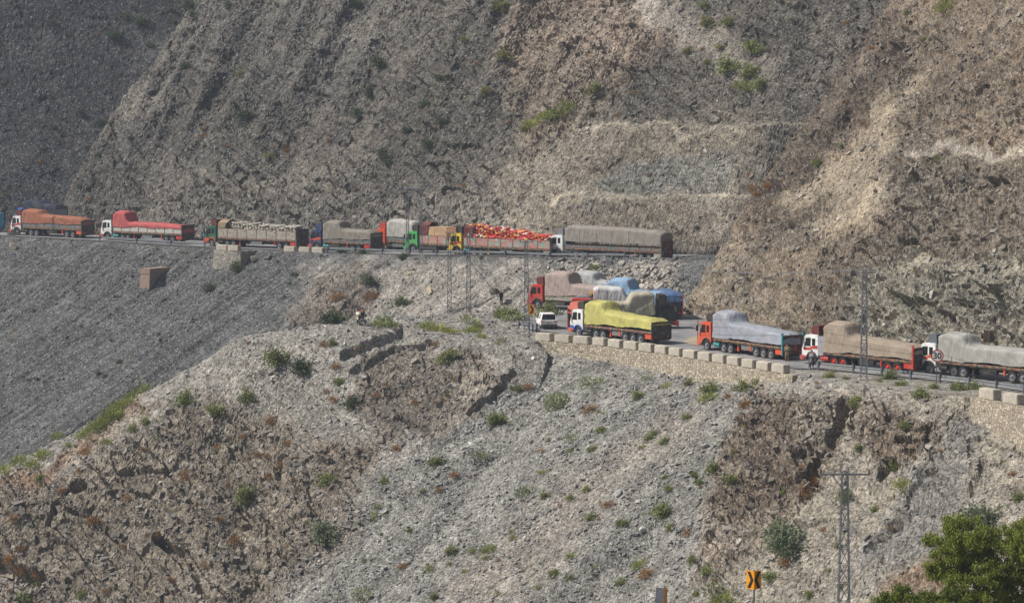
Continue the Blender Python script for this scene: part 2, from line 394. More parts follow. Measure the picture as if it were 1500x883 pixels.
# broken dark clefts and washed-out hollows
CLEFT = [([(505, 520), (545, 505), (590, 488)], 9, 1.0), ([(520, 545), (580, 515), (640, 505)], 6, .7), ([(690, 605), (730, 575), (752, 545)], 7, .8), ([(1238, 590), (1228, 625), (1205, 665), (1185, 700)], 9, 2.4),
         ([(1248, 598), (1252, 630)], 4, 1.2), ([(1330, 740), (1355, 700), (1372, 690)], 7, .7), ([(1270, 800), (1320, 770)], 7, 1.0), ([(1310, 680), (1290, 700)], 6, 1.0),
         ([(232, 790), (262, 812)], 9, 1.8), ([(60, 850), (20, 838), (-20, 820)], 14, 2.0), ([(95, 720), (125, 712)], 6, 1.2), ([(175, 690), (245, 692)], 6, .8), ([(70, 770), (85, 735)], 3, 1.5), ([(280, 830), (300, 880)], 4, .8),
         ([(1440, 680), (1425, 720)], 6, .6), ([(350, 745), (375, 770)], 6, .9),
         ([(1195, 300), (1215, 290)], 7, .9), ([(1150, 335), (1210, 310)], 8, .8), ([(1430, 460), (1460, 440), (1490, 470)], 6, .9), ([(1390, 440), (1420, 450)], 5, .9), ([(1305, 430), (1340, 450), (1360, 480)], 5, .9)]
PXv, PYv = PXg[vis], PYg[vis]
cl = np.zeros(PXv.shape, np.float32); ow = OWN[vis]
wob = perlin(*(c * .9 for c in P3)) * 9
for pts, wd, dp in CLEFT:
    best = np.full(PXv.shape, 1e9, np.float32)
    sel = (PXv > min(p[0] for p in pts) - 40) & (PXv < max(p[0] for p in pts) + 40) & (PYv > min(p[1] for p in pts) - 40) & (PYv < max(p[1] for p in pts) + 40) & ((ow == 1) | (ow == 4))
    xs_, ys_ = PXv[sel] + wob[sel], PYv[sel] + wob[sel] * .6
    bb = np.full(xs_.shape, 1e9)
    for (ax, ay), (bx, by) in zip(pts[:-1], pts[1:]):
        L = (bx - ax) ** 2 + (by - ay) ** 2
        t = np.clip(((xs_ - ax) * (bx - ax) + (ys_ - ay) * (by - ay)) / L, 0, 1)
        bb = np.minimum(bb, np.hypot(xs_ - ax - t * (bx - ax), ys_ - ay - t * (by - ay)))
    cl[sel] = np.maximum(cl[sel], dp * sstep(wd, wd * .45, bb))
disp -= cl
full = np.zeros(XX.shape, np.float32); full[vis] = disp
full += np.where(vis, 0, 1.0 * fbm((XX, YY, H), .12, 2))
full = full * amp
Pp = Pp + NN * full[..., None]
Pp[..., 2] -= flat * .06

def lin_np(c):
    c = np.clip(c / 255, 0, 1); return np.where(c <= .04045, c / 12.92, ((c + .055) / 1.055) ** 2.4)
ALB = float(globals().get('ALB', .74))
COLL = np.concatenate([lin_np(COLR) * ALB, ], -1).astype(np.float32)
alpha = np.clip(ROCK, 0, 1)[..., None]
COLL = np.concatenate([COLL, alpha], -1)

def terrain_mat():
    m, nt, b = new_mat('hillside_rock')
    N = nt.nodes.new; Lk = nt.links.new
    at = N('ShaderNodeAttribute'); at.attribute_name = 'Col'
    geo = N('ShaderNodeNewGeometry')
    def noise(sc, det, ro=.6, vec=None):
        n = N('ShaderNodeTexNoise'); n.inputs['Scale'].default_value = sc; n.inputs['Detail'].default_value = det; n.inputs['Roughness'].default_value = ro
        Lk(vec or geo.outputs['Position'], n.inputs['Vector']); return n
    def ramp(src, a, b_, lo, hi):
        r = N('ShaderNodeMapRange'); r.inputs[1].default_value = a; r.inputs[2].default_value = b_; r.inputs[3].default_value = lo; r.inputs[4].default_value = hi
        Lk(src, r.inputs[0]); return r
    def mul(c, f):
        x = N('ShaderNodeVectorMath'); x.operation = 'SCALE'; Lk(c, x.inputs[0]); Lk(f, x.inputs[3]); return x.outputs[0]
    c = at.outputs['Color']
    vor = N('ShaderNodeTexVoronoi'); vor.inputs['Scale'].default_value = 2.6; Lk(geo.outputs['Position'], vor.inputs['Vector'])
    sep = N('ShaderNodeSeparateColor'); Lk(vor.outputs['Color'], sep.inputs[0])
    vor2 = N('ShaderNodeTexVoronoi'); vor2.inputs['Scale'].default_value = 6.5; Lk(geo.outputs['Position'], vor2.inputs['Vector'])
    sep2 = N('ShaderNodeSeparateColor'); Lk(vor2.outputs['Color'], sep2.inputs[0])
    c = mul(c, ramp(sep.outputs[0], 0, 1, .72, 1.25).outputs[0])
    c = mul(c, ramp(sep2.outputs[0], 0, 1, .5, 1.5).outputs[0])
    c = mul(c, ramp(noise(.8, 8).outputs['Fac'], .3, .7, .78, 1.2).outputs[0])
    # pale broken flakes
    fl = ramp(sep2.outputs[1], .93, .97, 0, .55)
    mx = N('ShaderNodeMixRGB'); mx.inputs[2].default_value = (.46, .45, .42, 1); Lk(fl.outputs[0], mx.inputs[0]); Lk(c, mx.inputs[1])
    # rusty staining
    ru = ramp(noise(.35, 6, .7).outputs['Fac'], .55, .78, 0, .2)
    rs = N('ShaderNodeMath'); rs.operation = 'MULTIPLY'; Lk(ru.outputs[0], rs.inputs[0]); Lk(at.outputs['Alpha'], rs.inputs[1])
    mx2 = N('ShaderNodeMixRGB'); mx2.inputs[2].default_value = (.25, .155, .085, 1); Lk(rs.outputs[0], mx2.inputs[0]); Lk(mx.outputs[0], mx2.inputs[1])
    Lk(mx2.outputs[0], b.inputs['Base Color'])
    b.inputs['Roughness'].default_value = .95; b.inputs['Specular IOR Level'].default_value = .08
    hn = noise(3.2, 9, .68)
    bp = N('ShaderNodeBump'); bp.inputs['Strength'].default_value = .8; bp.inputs['Distance'].default_value = .22; Lk(hn.outputs['Fac'], bp.inputs['Height'])
    bp2 = N('ShaderNodeBump'); bp2.inputs['Strength'].default_value = .7; bp2.inputs['Distance'].default_value = .10; Lk(sep2.outputs[2], bp2.inputs['Height']); Lk(bp.outputs[0], bp2.inputs['Normal'])
    Lk(bp2.outputs[0], b.inputs['Normal'])
    return m
TM = terrain_mat()
nr, nc = XX.shape
idx = np.arange(nr * nc).reshape(nr, nc)
Q = np.stack([idx[:-1, :-1], idx[:-1, 1:], idx[1:, 1:], idx[1:, :-1]], -1).reshape(-1, 4)
fo = OWN[:-1, :-1].ravel()
V = Pp.reshape(-1, 3); CF = COLL.reshape(-1, 4)
TERR = []
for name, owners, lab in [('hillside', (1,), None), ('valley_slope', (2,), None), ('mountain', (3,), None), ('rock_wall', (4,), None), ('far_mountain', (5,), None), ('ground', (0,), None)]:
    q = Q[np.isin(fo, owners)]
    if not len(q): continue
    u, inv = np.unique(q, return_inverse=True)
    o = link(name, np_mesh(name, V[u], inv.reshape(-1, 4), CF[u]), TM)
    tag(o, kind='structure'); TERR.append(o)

# ------------------------------------------------------------------ mesh building helpers
class MB:
    def __init__(s): s.v = []; s.f = []
    def add(s, vs, fs):
        n = len(s.v); s.v += [tuple(v) for v in vs]; s.f += [tuple(i + n for i in f) for f in fs]; return s
    def box(s, x0, x1, y0, y1, z0, z1):
        return s.hexa([(x0, y0, z0), (x1, y0, z0), (x1, y1, z0), (x0, y1, z0), (x0, y0, z1), (x1, y0, z1), (x1, y1, z1), (x0, y1, z1)])
    def hexa(s, p):
        return s.add(p, [(3, 2, 1, 0), (4, 5, 6, 7), (0, 1, 5, 4), (1, 2, 6, 5), (2, 3, 7, 6), (3, 0, 4, 7)])
    def prism(s, prof, y0, y1, yt=None):
        """side profile (x,z) extruded across y"""
        n = len(prof)
        a = [(x, y0, z) for x, z in prof]; b = [(x, y1, z) for x, z in prof]
        return s.add(a + b, [tuple(range(n)), tuple(range(2 * n - 1, n - 1, -1))] + [((i + 1) % n, i, n + i, n + (i + 1) % n) for i in range(n)])
    def tube(s, p0, p1, r0, r1=None, n=8, cap=True):
        r1 = r0 if r1 is None else r1
        p0, p1 = Vector(p0), Vector(p1); d = (p1 - p0).normalized()
        u = d.orthogonal().normalized(); w = d.cross(u)
        vs = []
        for p, r in ((p0, r0), (p1, r1)):
            vs += [p + (u * math.cos(2 * math.pi * i / n) + w * math.sin(2 * math.pi * i / n)) * r for i in range(n)]
        fs = [(i, (i + 1) % n, n + (i + 1) % n, n + i) for i in range(n)]
        if cap: fs += [tuple(range(n - 1, -1, -1)), tuple(range(n, 2 * n))]
        return s.add(vs, fs)
    def bar(s, p0, p1, w, h=None):
        h = h or w; p0, p1 = Vector(p0), Vector(p1); d = (p1 - p0).normalized()
        up = Vector((0, 0, 1)) if abs(d.z) < .95 else Vector((1, 0, 0))
        a = d.cross(up).normalized() * (w / 2); b = a.normalized().cross(d) * (h / 2)
        return s.hexa([p0 - a - b, p1 - a - b, p1 + a - b, p0 + a - b, p0 - a + b, p1 - a + b, p1 + a + b, p0 + a + b])
    def ico(s, c, rx, ry, rz, seed=0, jit=0.0):
        t = (1 + 5 ** .5) / 2; q = random.Random(seed)
        vs = [(-1, t, 0), (1, t, 0), (-1, -t, 0), (1, -t, 0), (0, -1, t), (0, 1, t), (0, -1, -t), (0, 1, -t), (t, 0, -1), (t, 0, 1), (-t, 0, -1), (-t, 0, 1)]
        fs = [(0, 11, 5), (0, 5, 1), (0, 1, 7), (0, 7, 10), (0, 10, 11), (1, 5, 9), (5, 11, 4), (11, 10, 2), (10, 7, 6), (7, 1, 8), (3, 9, 4), (3, 4, 2), (3, 2, 6), (3, 6, 8), (3, 8, 9), (4, 9, 5), (2, 4, 11), (6, 2, 10), (8, 6, 7), (9, 8, 1)]
        out = []
        for v in vs:
            l = Vector(v).normalized(); k = 1 + q.uniform(-jit, jit)
            out.append((c[0] + l.x * rx * k, c[1] + l.y * ry * k, c[2] + l.z * rz * k))
        return s.add(out, fs)
    def mesh(s, name, m=None, smooth=False):
        me = bpy.data.meshes.new(name); me.from_pydata(s.v, [], s.f); me.update()
        if m is not None: me.materials.append(m)
        if smooth:
            me.polygons.foreach_set('use_smooth', [True] * len(me.polygons))
        return me
    def build(s, name, m, parent=None, smooth=False):
        return link(name, s.mesh(name, m, smooth), None, parent)
def empty(name, loc, rz=0.0):
    o = bpy.data.objects.new(name, None); COL.objects.link(o); o.location = loc; o.rotation_euler = (0, 0, rz); o.empty_display_size = .5
    return o
bpy.context.view_layer.update()
from mathutils.bvhtree import BVHTree
_dg = bpy.context.evaluated_depsgraph_get()
BVH = [BVHTree.FromObject(t, _dg) for t in TERR]
def cast(px, py):
    """where a pixel's ray first meets the ground"""
    o, d = Vector((0, 0, ZC)), ray(px, py).normalized(); best = None
    for t in BVH:
        loc, nor, _, _ = t.ray_cast(o, d)
        if loc is not None and (best is None or loc.y < best[0].y): best = (loc.copy(), nor.copy())
    return best
def gz(x, y):
    zz = None
    for t in BVH:
        loc, nor, _, _ = t.ray_cast(Vector((x, y, 200)), Vector((0, 0, -1)))
        if loc is not None and (zz is None or loc.z > zz): zz = loc.z
    return 0.0 if zz is None else zz

# ------------------------------------------------------------------ roads
def asphalt(name, c=(.085, .085, .088)):
    m, nt, b = new_mat(name); N = nt.nodes.new; Lk = nt.links.new
    geo = N('ShaderNodeNewGeometry')
    n = N('ShaderNodeTexNoise'); n.inputs['Scale'].default_value = .35; n.inputs['Detail'].default_value = 9; n.inputs['Roughness'].default_value = .7
    Lk(geo.outputs['Position'], n.inputs['Vector'])
    r = N('ShaderNodeValToRGB'); e = r.color_ramp.elements
    e[0].position = .32; e[0].color = (c[0] * .75, c[1] * .75, c[2] * .75, 1); e[1].position = .72; e[1].color = (c[0] * 1.9, c[1] * 1.85, c[2] * 1.75, 1)
    Lk(n.outputs['Fac'], r.inputs[0]); Lk(r.outputs[0], b.inputs['Base Color']); b.inputs['Roughness'].default_value = .85
    return m
ASPH = asphalt('asphalt', (.165, .165, .168))
def strip(name, pts, offs, m, dzv=0.0, kind='structure'):
    """flat sheet along a line between two offsets (to the left of the line)"""
    vs, fs = [], []
    for i, p in enumerate(pts):
        a = pts[max(i - 1, 0)]; b = pts[min(i + 1, len(pts) - 1)]
        t = Vector((b[0] - a[0], b[1] - a[1], 0)).normalized(); n = Vector((-t.y, t.x, 0))
        for o in offs: vs.append((p[0] + n.x * o, p[1] + n.y * o, p[2] + dzv))
    for i in range(len(pts) - 1): fs.append((2 * i, 2 * i + 2, 2 * i + 3, 2 * i + 1))
    o = link(name, MB().add(vs, fs).mesh(name, m)); tag(o, kind=kind); return o
def densify(pts, step):
    out = []
    for a, b in zip(pts[:-1], pts[1:]):
        n = max(1, int((b - a).length / step))
        out += [a.lerp(b, i / n) for i in range(n)]
    return out + [pts[-1]]
UPD = densify(UP, 6)
strip('upper_road', [p for p in UPD if project(*p)[0] < 1002], (1.6, UPW - 1.0), ASPH, .02)
# lower road: near edge runs inside the parapet, hairpin apron behind
def gp(px, py, z=ZLOW): return at_d(px, py, dz(py, z))
low = [gp(812, 487), gp(860, 497), gp(900, 502), gp(960, 511), gp(1060, 525), gp(1165, 540), gp(1210, 541), gp(1334, 553), gp(1420, 562), gp(1500, 573), gp(1650, 602)]
far = [Vector((86, 178, ZLOW)), Vector((60, 229, ZLOW)), Vector((49.5, 254, ZLOW)), Vector((41, 272, ZLOW)), Vector((29, 300, ZLOW)), Vector((20.3, 321, ZLOW)), Vector((17, 333, ZLOW)), Vector((12, 340, ZLOW)), Vector((4, 338.5, ZLOW)), Vector((1, 331, ZLOW)), Vector((1.2, 318, ZLOW)), Vector((1.6, 306, ZLOW))]
bmr = bmesh.new(); bmr.faces.new([bmr.verts.new((p.x, p.y, ZLOW + .03)) for p in low + far]); bmesh.ops.triangulate(bmr, faces=bmr.faces[:])
me = bpy.data.meshes.new('lower_road'); bmr.to_mesh(me); bmr.free()
tag(link('lower_road', me, ASPH), kind='structure')
isl = [gp(997, 503), gp(1012, 494), gp(1040, 489), gp(1075, 492), gp(1110, 500), gp(1150, 507), gp(1180, 515), gp(1120, 513), gp(1060, 506), gp(1020, 506)]
DIRT = mat('verge_dirt', rgb(168, 152, 128), .95, scale=1.5, bump=.4, var=.15, dirt=.1)
bmr = bmesh.new(); bmr.faces.new([bmr.verts.new((p.x, p.y, ZLOW + .05)) for p in isl]); bmesh.ops.triangulate(bmr, faces=bmr.faces[:])
me = bpy.data.meshes.new('dirt_island'); bmr.to_mesh(me); bmr.free()
tag(link('dirt_island', me, DIRT), kind='structure')

# ------------------------------------------------------------------ masonry
def masonry(name, c1, c2, scale=3.2):
    m, nt, b = new_mat(name); N = nt.nodes.new; Lk = nt.links.new
    geo = N('ShaderNodeNewGeometry')
    dn = N('ShaderNodeTexNoise'); dn.inputs['Scale'].default_value = 2; Lk(geo.outputs['Position'], dn.inputs['Vector'])
    mixv = N('ShaderNodeMixRGB'); mixv.inputs[0].default_value = .12; Lk(geo.outputs['Position'], mixv.inputs[1]); Lk(dn.outputs['Color'], mixv.inputs[2])
    v = N('ShaderNodeTexVoronoi'); v.inputs['Scale'].default_value = scale; Lk(mixv.outputs[0], v.inputs['Vector'])
    ve = N('ShaderNodeTexVoronoi'); ve.feature = 'DISTANCE_TO_EDGE'; ve.inputs['Scale'].default_value = scale; Lk(mixv.outputs[0], ve.inputs['Vector'])
    sp_ = N('ShaderNodeSeparateColor'); Lk(v.outputs['Color'], sp_.inputs[0])
    r = N('ShaderNodeValToRGB'); e = r.color_ramp.elements; e[0].color = (*c1, 1); e[1].color = (*c2, 1)
    Lk(sp_.outputs[0], r.inputs[0])
    mr = N('ShaderNodeMapRange'); mr.inputs[1].default_value = .02; mr.inputs[2].default_value = .09; Lk(ve.outputs['Distance'], mr.inputs[0])
    mx = N('ShaderNodeMixRGB'); mx.inputs[1].default_value = (*[min(1, (a + b_) * .5 * .95) for a, b_ in zip(c1, c2)], 1); Lk(mr.outputs[0], mx.inputs[0]); Lk(r.outputs[0], mx.inputs[2])
    Lk(mx.outputs[0], b.inputs['Base Color']); b.inputs['Roughness'].default_value = .95
    bp = N('ShaderNodeBump'); bp.inputs['Strength'].default_value = .9; bp.inputs['Distance'].default_value = .12; Lk(mr.outputs[0], bp.inputs['Height'])
    n2 = N('ShaderNodeTexNoise'); n2.inputs['Scale'].default_value = 6; n2.inputs['Detail'].default_value = 8; Lk(geo.outputs['Position'], n2.inputs['Vector'])
    bp2 = N('ShaderNodeBump'); bp2.inputs['Strength'].default_value = .6; bp2.inputs['Distance'].default_value = .08; Lk(n2.outputs['Fac'], bp2.inputs['Height']); Lk(bp.outputs[0], bp2.inputs['Normal'])
    Lk(bp2.outputs[0], b.inputs['Normal'])
    return m
STONE = masonry('rubble_masonry', rgb(146, 134, 116), rgb(186, 174, 154))
STONE2 = masonry('grey_masonry', rgb(120, 116, 108), rgb(170, 162, 148))
CONC = mat('block_concrete', rgb(190, 181, 166), .9, scale=2.5, var=.13, bump=.3, dirt=.3)
def rough_wall(name, pts, top, bots, thick, m, seed=1, step=.35):
    """rubble wall standing along a line: uneven face built from many small facets"""
    q = np.random.RandomState(seed)
    P = densify(pts, step); n = len(P)
    bi = np.interp(np.linspace(0, 1, n), np.linspace(0, 1, len(bots)), bots)
    k = 10; vs, fs = [], []
    for i, p in enumerate(P):
        a = P[max(i - 1, 0)]; b = P[min(i + 1, n - 1)]
        t = Vector((b.x - a.x, b.y - a.y, 0)).normalized(); nn = Vector((t.y, -t.x, 0))
        ring = [(0, top)] + [(1, top - (j / (k - 1)) * (top - bi[i])) for j in range(k)] + [(0, bi[i])]
        for s_, z in ring:
            batter = .12 * (top - z); o = s_ * (thick + batter + q.uniform(-.05, .05)) 
            vs.append((p.x + nn.x * o, p.y + nn.y * o, z + (q.uniform(-.03, .03) if s_ else 0)))
    w = k + 2
    for i in range(n - 1):
        for j in range(w - 1): fs.append((i * w + j, (i + 1) * w + j, (i + 1) * w + j + 1, i * w + j + 1))
    fs += [tuple(range(w)), tuple(range((n - 1) * w + w - 1, (n - 1) * w - 1, -1))]
    return MB().add(vs, fs).build(name, m)
PAR = [gp(793, 500), gp(880, 507), gp(965, 518), gp(1060, 533), gp(1168, 551)]
w1 = rough_wall('retaining_wall', PAR, ZLOW + .12, [ZLOW - 1.6, ZLOW - 2.2, ZLOW - 2.9, ZLOW - 3.0, ZLOW - 1.4], .55, STONE)
tag(w1, 'long tan rubble stone retaining wall under the row of parapet blocks', 'stone wall')
PAR2 = [gp(1432, 583), gp(1500, 596), gp(1640, 625)]
w2 = rough_wall('retaining_wall', PAR2, ZLOW + .12, [ZLOW - 3.0, ZLOW - 4.2, ZLOW - 5], .7, STONE, 5)
tag(w2, 'tall tan stone retaining wall below the speed limit sign end of the guard rail', 'stone wall')
# parapet blocks: cast concrete, chipped corners
def block_mesh(lx, ly, lz, seed):
    bm = bmesh.new(); bmesh.ops.create_cube(bm, size=1)
    q = random.Random(seed)
    for v in bm.verts: v.co = Vector((v.co.x * lx, v.co.y * ly, (v.co.z + .5) * lz))
    bmesh.ops.bevel(bm, geom=bm.edges[:], offset=.05, segments=2, affect='EDGES')
    for v in bm.verts: v.co += Vector((q.uniform(-.02, .02), q.uniform(-.02, .02), q.uniform(-.02, .02)))
    me = bpy.data.meshes.new('parapet_block'); bm.to_mesh(me); bm.free(); me.materials.append(CONC); return me
blk = [block_mesh(1.95, .78, .8, i) for i in range(5)]
def place_block(p, t, i, label, grp, z=None, sc=1.0):
    o = link('parapet_block', blk[i % 5]); n = Vector((t.y, -t.x, 0))
    o.location = (p.x + n.x * .2, p.y + n.y * .2, (p.z if z is None else z)); o.scale = (sc, sc, sc)
    o.rotation_euler = (rnd.uniform(-.015, .015), rnd.uniform(-.015, .015), math.atan2(t.y, t.x) + rnd.uniform(-.03, .03))
    tag(o, label, 'concrete block', grp); return o
PARD = densify(PAR, .1); L = 0; nxt = .55; i = 0; spacing = 2.5
for a, b in zip(PARD[:-1], PARD[1:]):
    L += (b - a).length
    if L >= nxt and i < 17:
        place_block(b, (b - a).normalized(), i, 'pale concrete parapet block in the row along the tan stone wall', 'parapet blocks on the tan stone wall', ZLOW + .12)
        nxt += spacing; i += 1
for k, (px, py) in enumerate([(1453, 586), (1488, 593), (1530, 602)]):
    p = gp(px, py); t = (PAR2[1] - PAR2[0]).normalized()
    place_block(p, t, k, 'pale concrete parapet block beyond the round speed limit sign', 'parapet blocks past the speed limit sign', ZLOW + .12, 1.1)
def up_at(px, s=0.0):
    """point beside the upper road: pixel column and offset uphill from its near edge"""
    n = Vector((.57, .82, 0)); lo, hi = 0.0, float(len(UP) - 1)
    def f(t):
        i = min(int(t), len(UP) - 2); q = UP[i].lerp(UP[i + 1], t - i) + n * s; return q
    for _ in range(50):
        m_ = (lo + hi) / 2; q = f(m_)
        if project(q.x, q.y, q.z)[0] < px: lo = m_
        else: hi = m_
    i = min(int(lo), len(UP) - 2); t = (UP[i + 1] - UP[i]); t.z = 0
    return f(lo), t.normalized()
for k, px in enumerate([427, 449, 468]):
    p, t = up_at(px, .1); place_block(p, t, k, 'weathered concrete block on the verge by the sack truck rear', 'blocks on the upper road verge', p.z - .1, .95)
# stone pier holding the upper road, with two blocks on it
pa, t = up_at(319, -4.2); pb, _ = up_at(352, -4.2)
w3 = rough_wall('stone_pier', [pa + Vector((.57, .82, 0)) * 4, pa, pb, pb + Vector((.57, .82, 0)) * 4], pa.z + .1, [pa.z - 4.5] * 3, .5, STONE2, 9)
tag(w3, 'grey rubble stone pier propping the upper road edge under the sack truck', 'stone pier')
for k, px in enumerate([328, 345]):
    p, t = up_at(px, -4.0); place_block(p, t, k + 2, 'concrete block on the grey stone pier at the upper road', 'blocks on the stone pier', p.z + .1, .95)
# brick abutment standing out of the scree
BR = mat('old_brick', rgb(148, 126, 112), .95, scale=4, var=.15, bump=.4)
cb = cast(204, 433)[0] + Vector((.57, .82, 0)) * 2.2; ct = cast(222, 394)[0]
rz = math.atan2(-.57, .82)
ab = empty('brick_abutment', (cb.x, cb.y, 0), rz)
tag(ab, 'lone reddish brick abutment block standing out of the dark scree', 'abutment')
ztop = at_d(205, 393, cb.y).z; zb = at_d(205, 440, cb.y).z
MB().hexa([(-1.4, -1.2, zb - 2), (.7, -1.2, zb - 2), (.7, 3.4, zb - 2), (-1.4, 3.4, zb - 2), (-1.0, -.8, ztop - .75), (.7, -.8, ztop - .75), (.7, 3.4, ztop - .75), (-1.0, 3.4, ztop - .75)]).build('shaft', BR, ab)
MB().box(-1.06, .76, -.86, 3.4, ztop - .75, ztop).build('cap', BR, ab)

# ------------------------------------------------------------------ guard rails
STEEL = mat('galvanised_steel', rgb(122, 126, 132), .6, .15, dirt=.25)
STEELD = mat('weathered_steel', rgb(96, 100, 108), .6, .3, dirt=.25)
def rail_profile(pts, m, name, parent):
    prof = [(.0, .42), (.06, .47), (.0, .53), (.0, .59), (.06, .66), (.0, .72)]
    vs, fs = [], []
    for i, p in enumerate(pts):
        a = pts[max(i - 1, 0)]; b = pts[min(i + 1, len(pts) - 1)]
        t = (b - a); t.z = 0; t.normalize(); n = Vector((t.y, -t.x, 0))
        for o, z in prof: vs.append((p.x - n.x * (o + .05), p.y - n.y * (o + .05), p.z + z))
        for o, z in reversed(prof): vs.append((p.x - n.x * (o + .09), p.y - n.y * (o + .09), p.z + z))
    w = len(prof) * 2
    for i in range(len(pts) - 1):
        for j in range(w): fs.append((i * w + j, (i + 1) * w + j, (i + 1) * w + (j + 1) % w, i * w + (j + 1) % w))
    return MB().add(vs, fs).build(name, m, parent)
post_me = MB().box(-.08, .08, -.09, .05, -.5, .82).mesh('post', STEELD)
def guard_rail(pts, step, label, zl=None):
    root = empty('guard_rail', pts[0]); tag(root, label, 'guard rail')
    rel = [p - pts[0] for p in pts]
    D = densify(rel, step)
    rail_profile(D, STEEL, 'rail_beam', root)
    for i, p in enumerate(D):
        o = link('post', post_me, None, root); o.location = p
        a = D[max(i - 1, 0)]; b = D[min(i + 1, len(D) - 1)]; t = b - a; o.rotation_euler = (0, 0, math.atan2(t.y, t.x))
    return root
gl = [up_at(px, .35)[0] for px in (146, 200, 250, 300)]
guard_rail(gl, 3.9, 'steel guard rail on the verge beside the red tarpaulin truck')
gl = [up_at(px, .35)[0] for px in (440, 520, 600, 680, 740, 805, 860, 915)]
guard_rail(gl, 3.9, 'long steel guard rail on the verge below the yellow cab truck')
gl = [gp(px, py) for px, py in ((1186, 539), (1199, 541), (1250, 546), (1334, 555), (1420, 565), (1500, 576), (1600, 594))]
guard_rail(gl, 2.7, 'steel guard rail in front of the tan and grey tarpaulin trucks')
gl = [gp(760, 482), gp(775, 483), gp(786, 489), gp(790, 494)]
guard_rail(gl, 1.6, 'short bent guard rail end beside the white car')

# ------------------------------------------------------------------ trucks
GLASS = mat('dark_glass', (.012, .015, .018), .12, 0, dirt=.05, spec=.6)
RUBBER = mat('tyre_rubber', (.022, .022, .022), .9, dirt=.3)
CHAS = mat('chassis_black', (.03, .029, .028), .8, dirt=.25)
STEELW = mat('rim_grey', rgb(120, 116, 110), .75, 0)
def paint(name, c, rough=.55, dirt=.24): return mat('paint_' + name, c, rough, 0, dirt=dirt, var=.06, spec=.4)
PAINT = dict(white=paint('white', rgb(232, 232, 228)), orange=paint('orange', rgb(212, 80, 40)), red=paint('red', rgb(186, 50, 42)), green=paint('green', rgb(20, 92, 66)),
    lime=paint('lime', rgb(64, 168, 84)), yellow=paint('yellow', rgb(232, 200, 48)), navy=paint('navy', rgb(34, 50, 96)), blue=paint('blue', rgb(40, 96, 178)), maroon=paint('maroon', rgb(96, 24, 26)),
    dark=paint('dark', rgb(44, 40, 40)), grey=paint('grey', rgb(120, 122, 128)), teal=paint('teal', rgb(20, 140, 140)), silver=paint('silver', rgb(150, 154, 160)), ochre=paint('ochre', rgb(212, 150, 24)), turq=paint('turquoise', rgb(90, 180, 205)),
    wood=paint('wood', rgb(150, 128, 100)), dgreen=paint('dark_green', rgb(44, 62, 50)), slate=paint('slate', rgb(92, 100, 108)), pinkish=paint('faded_pink', rgb(176, 120, 112)))
def motif_mat(name, cols, scale=3.0, base=None, bias=.5):
    """painted truck art: small coloured fields over a base colour"""
    if name in MATS: return MATS[name]
    m, nt, b = new_mat(name); N = nt.nodes.new; Lk = nt.links.new
    tc = N('ShaderNodeTexCoord'); mp = N('ShaderNodeMapping'); mp.inputs['Scale'].default_value = (scale, scale, scale * 1.4); Lk(tc.outputs['Object'], mp.inputs[0])
    v = N('ShaderNodeTexVoronoi'); v.distance = 'MANHATTAN'; v.inputs['Scale'].default_value = 1; v.inputs['Randomness'].default_value = .55; Lk(mp.outputs[0], v.inputs['Vector'])
    s = N('ShaderNodeSeparateColor'); Lk(v.outputs['Color'], s.inputs[0])
    r = N('ShaderNodeValToRGB'); r.color_ramp.interpolation = 'CONSTANT'; el = r.color_ramp.elements
    allc = [base] * int(max(1, bias * 10)) + list(cols) * 2 if base else list(cols)
    seq = []; rr = random.Random(len(name))
    for c in allc: seq.append(c)
    rr.shuffle(seq); seq = seq[:14]
    el[0].color = (*seq[0], 1); el[1].position = 1 / len(seq); el[1].color = (*seq[1], 1)
    for i in range(2, len(seq)): e = el.new(i / len(seq)); e.color = (*seq[i], 1)
    Lk(s.outputs[0], r.inputs[0])
    n = N('ShaderNodeTexNoise'); n.inputs['Scale'].default_value = 1.6; n.inputs['Detail'].default_value = 6; Lk(tc.outputs['Object'], n.inputs['Vector'])
    mr = N('ShaderNodeMapRange'); mr.inputs[1].default_value = .4; mr.inputs[2].default_value = .75; mr.inputs[4].default_value = .5; Lk(n.outputs['Fac'], mr.inputs[0])
    mx = N('ShaderNodeMixRGB'); mx.inputs[2].default_value = (.17, .15, .12, 1); Lk(mr.outputs[0], mx.inputs[0]); Lk(r.outputs[0], mx.inputs[1]); Lk(mx.outputs[0], b.inputs['Base Color'])
    b.inputs['Roughness'].default_value = .7; MATS[name] = m; return m
ART = dict(
    dark=motif_mat('art_dark', [rgb(88, 34, 32), rgb(34, 58, 70), rgb(92, 66, 40), rgb(40, 54, 48)], 5.5, rgb(36, 33, 36), .8),
    red=motif_mat('art_red', [rgb(130, 48, 38), rgb(34, 84, 88), rgb(140, 84, 46), rgb(46, 46, 52)], 5.0, rgb(70, 30, 30), .6),
    pale=motif_mat('art_pale', [rgb(128, 150, 142), rgb(160, 142, 122), rgb(142, 116, 104)], 4.5, rgb(164, 158, 146), .8),
    pink=motif_mat('art_pink', [rgb(190, 120, 110), rgb(120, 170, 160), rgb(170, 150, 130)], 2.4, rgb(178, 140, 128), .4),
    slate=motif_mat('art_slate', [rgb(110, 120, 124), rgb(90, 100, 96), rgb(130, 110, 100)], 3.0, rgb(98, 106, 112), .5),
    sheet=mat('white_side_sheet', rgb(190, 186, 178), .85, scale=.9, var=.1, bump=.6), rail=motif_mat('art_rail', [rgb(150, 78, 52), rgb(66, 92, 80), rgb(150, 134, 104)], 6.0, rgb(92, 66, 52), .5))
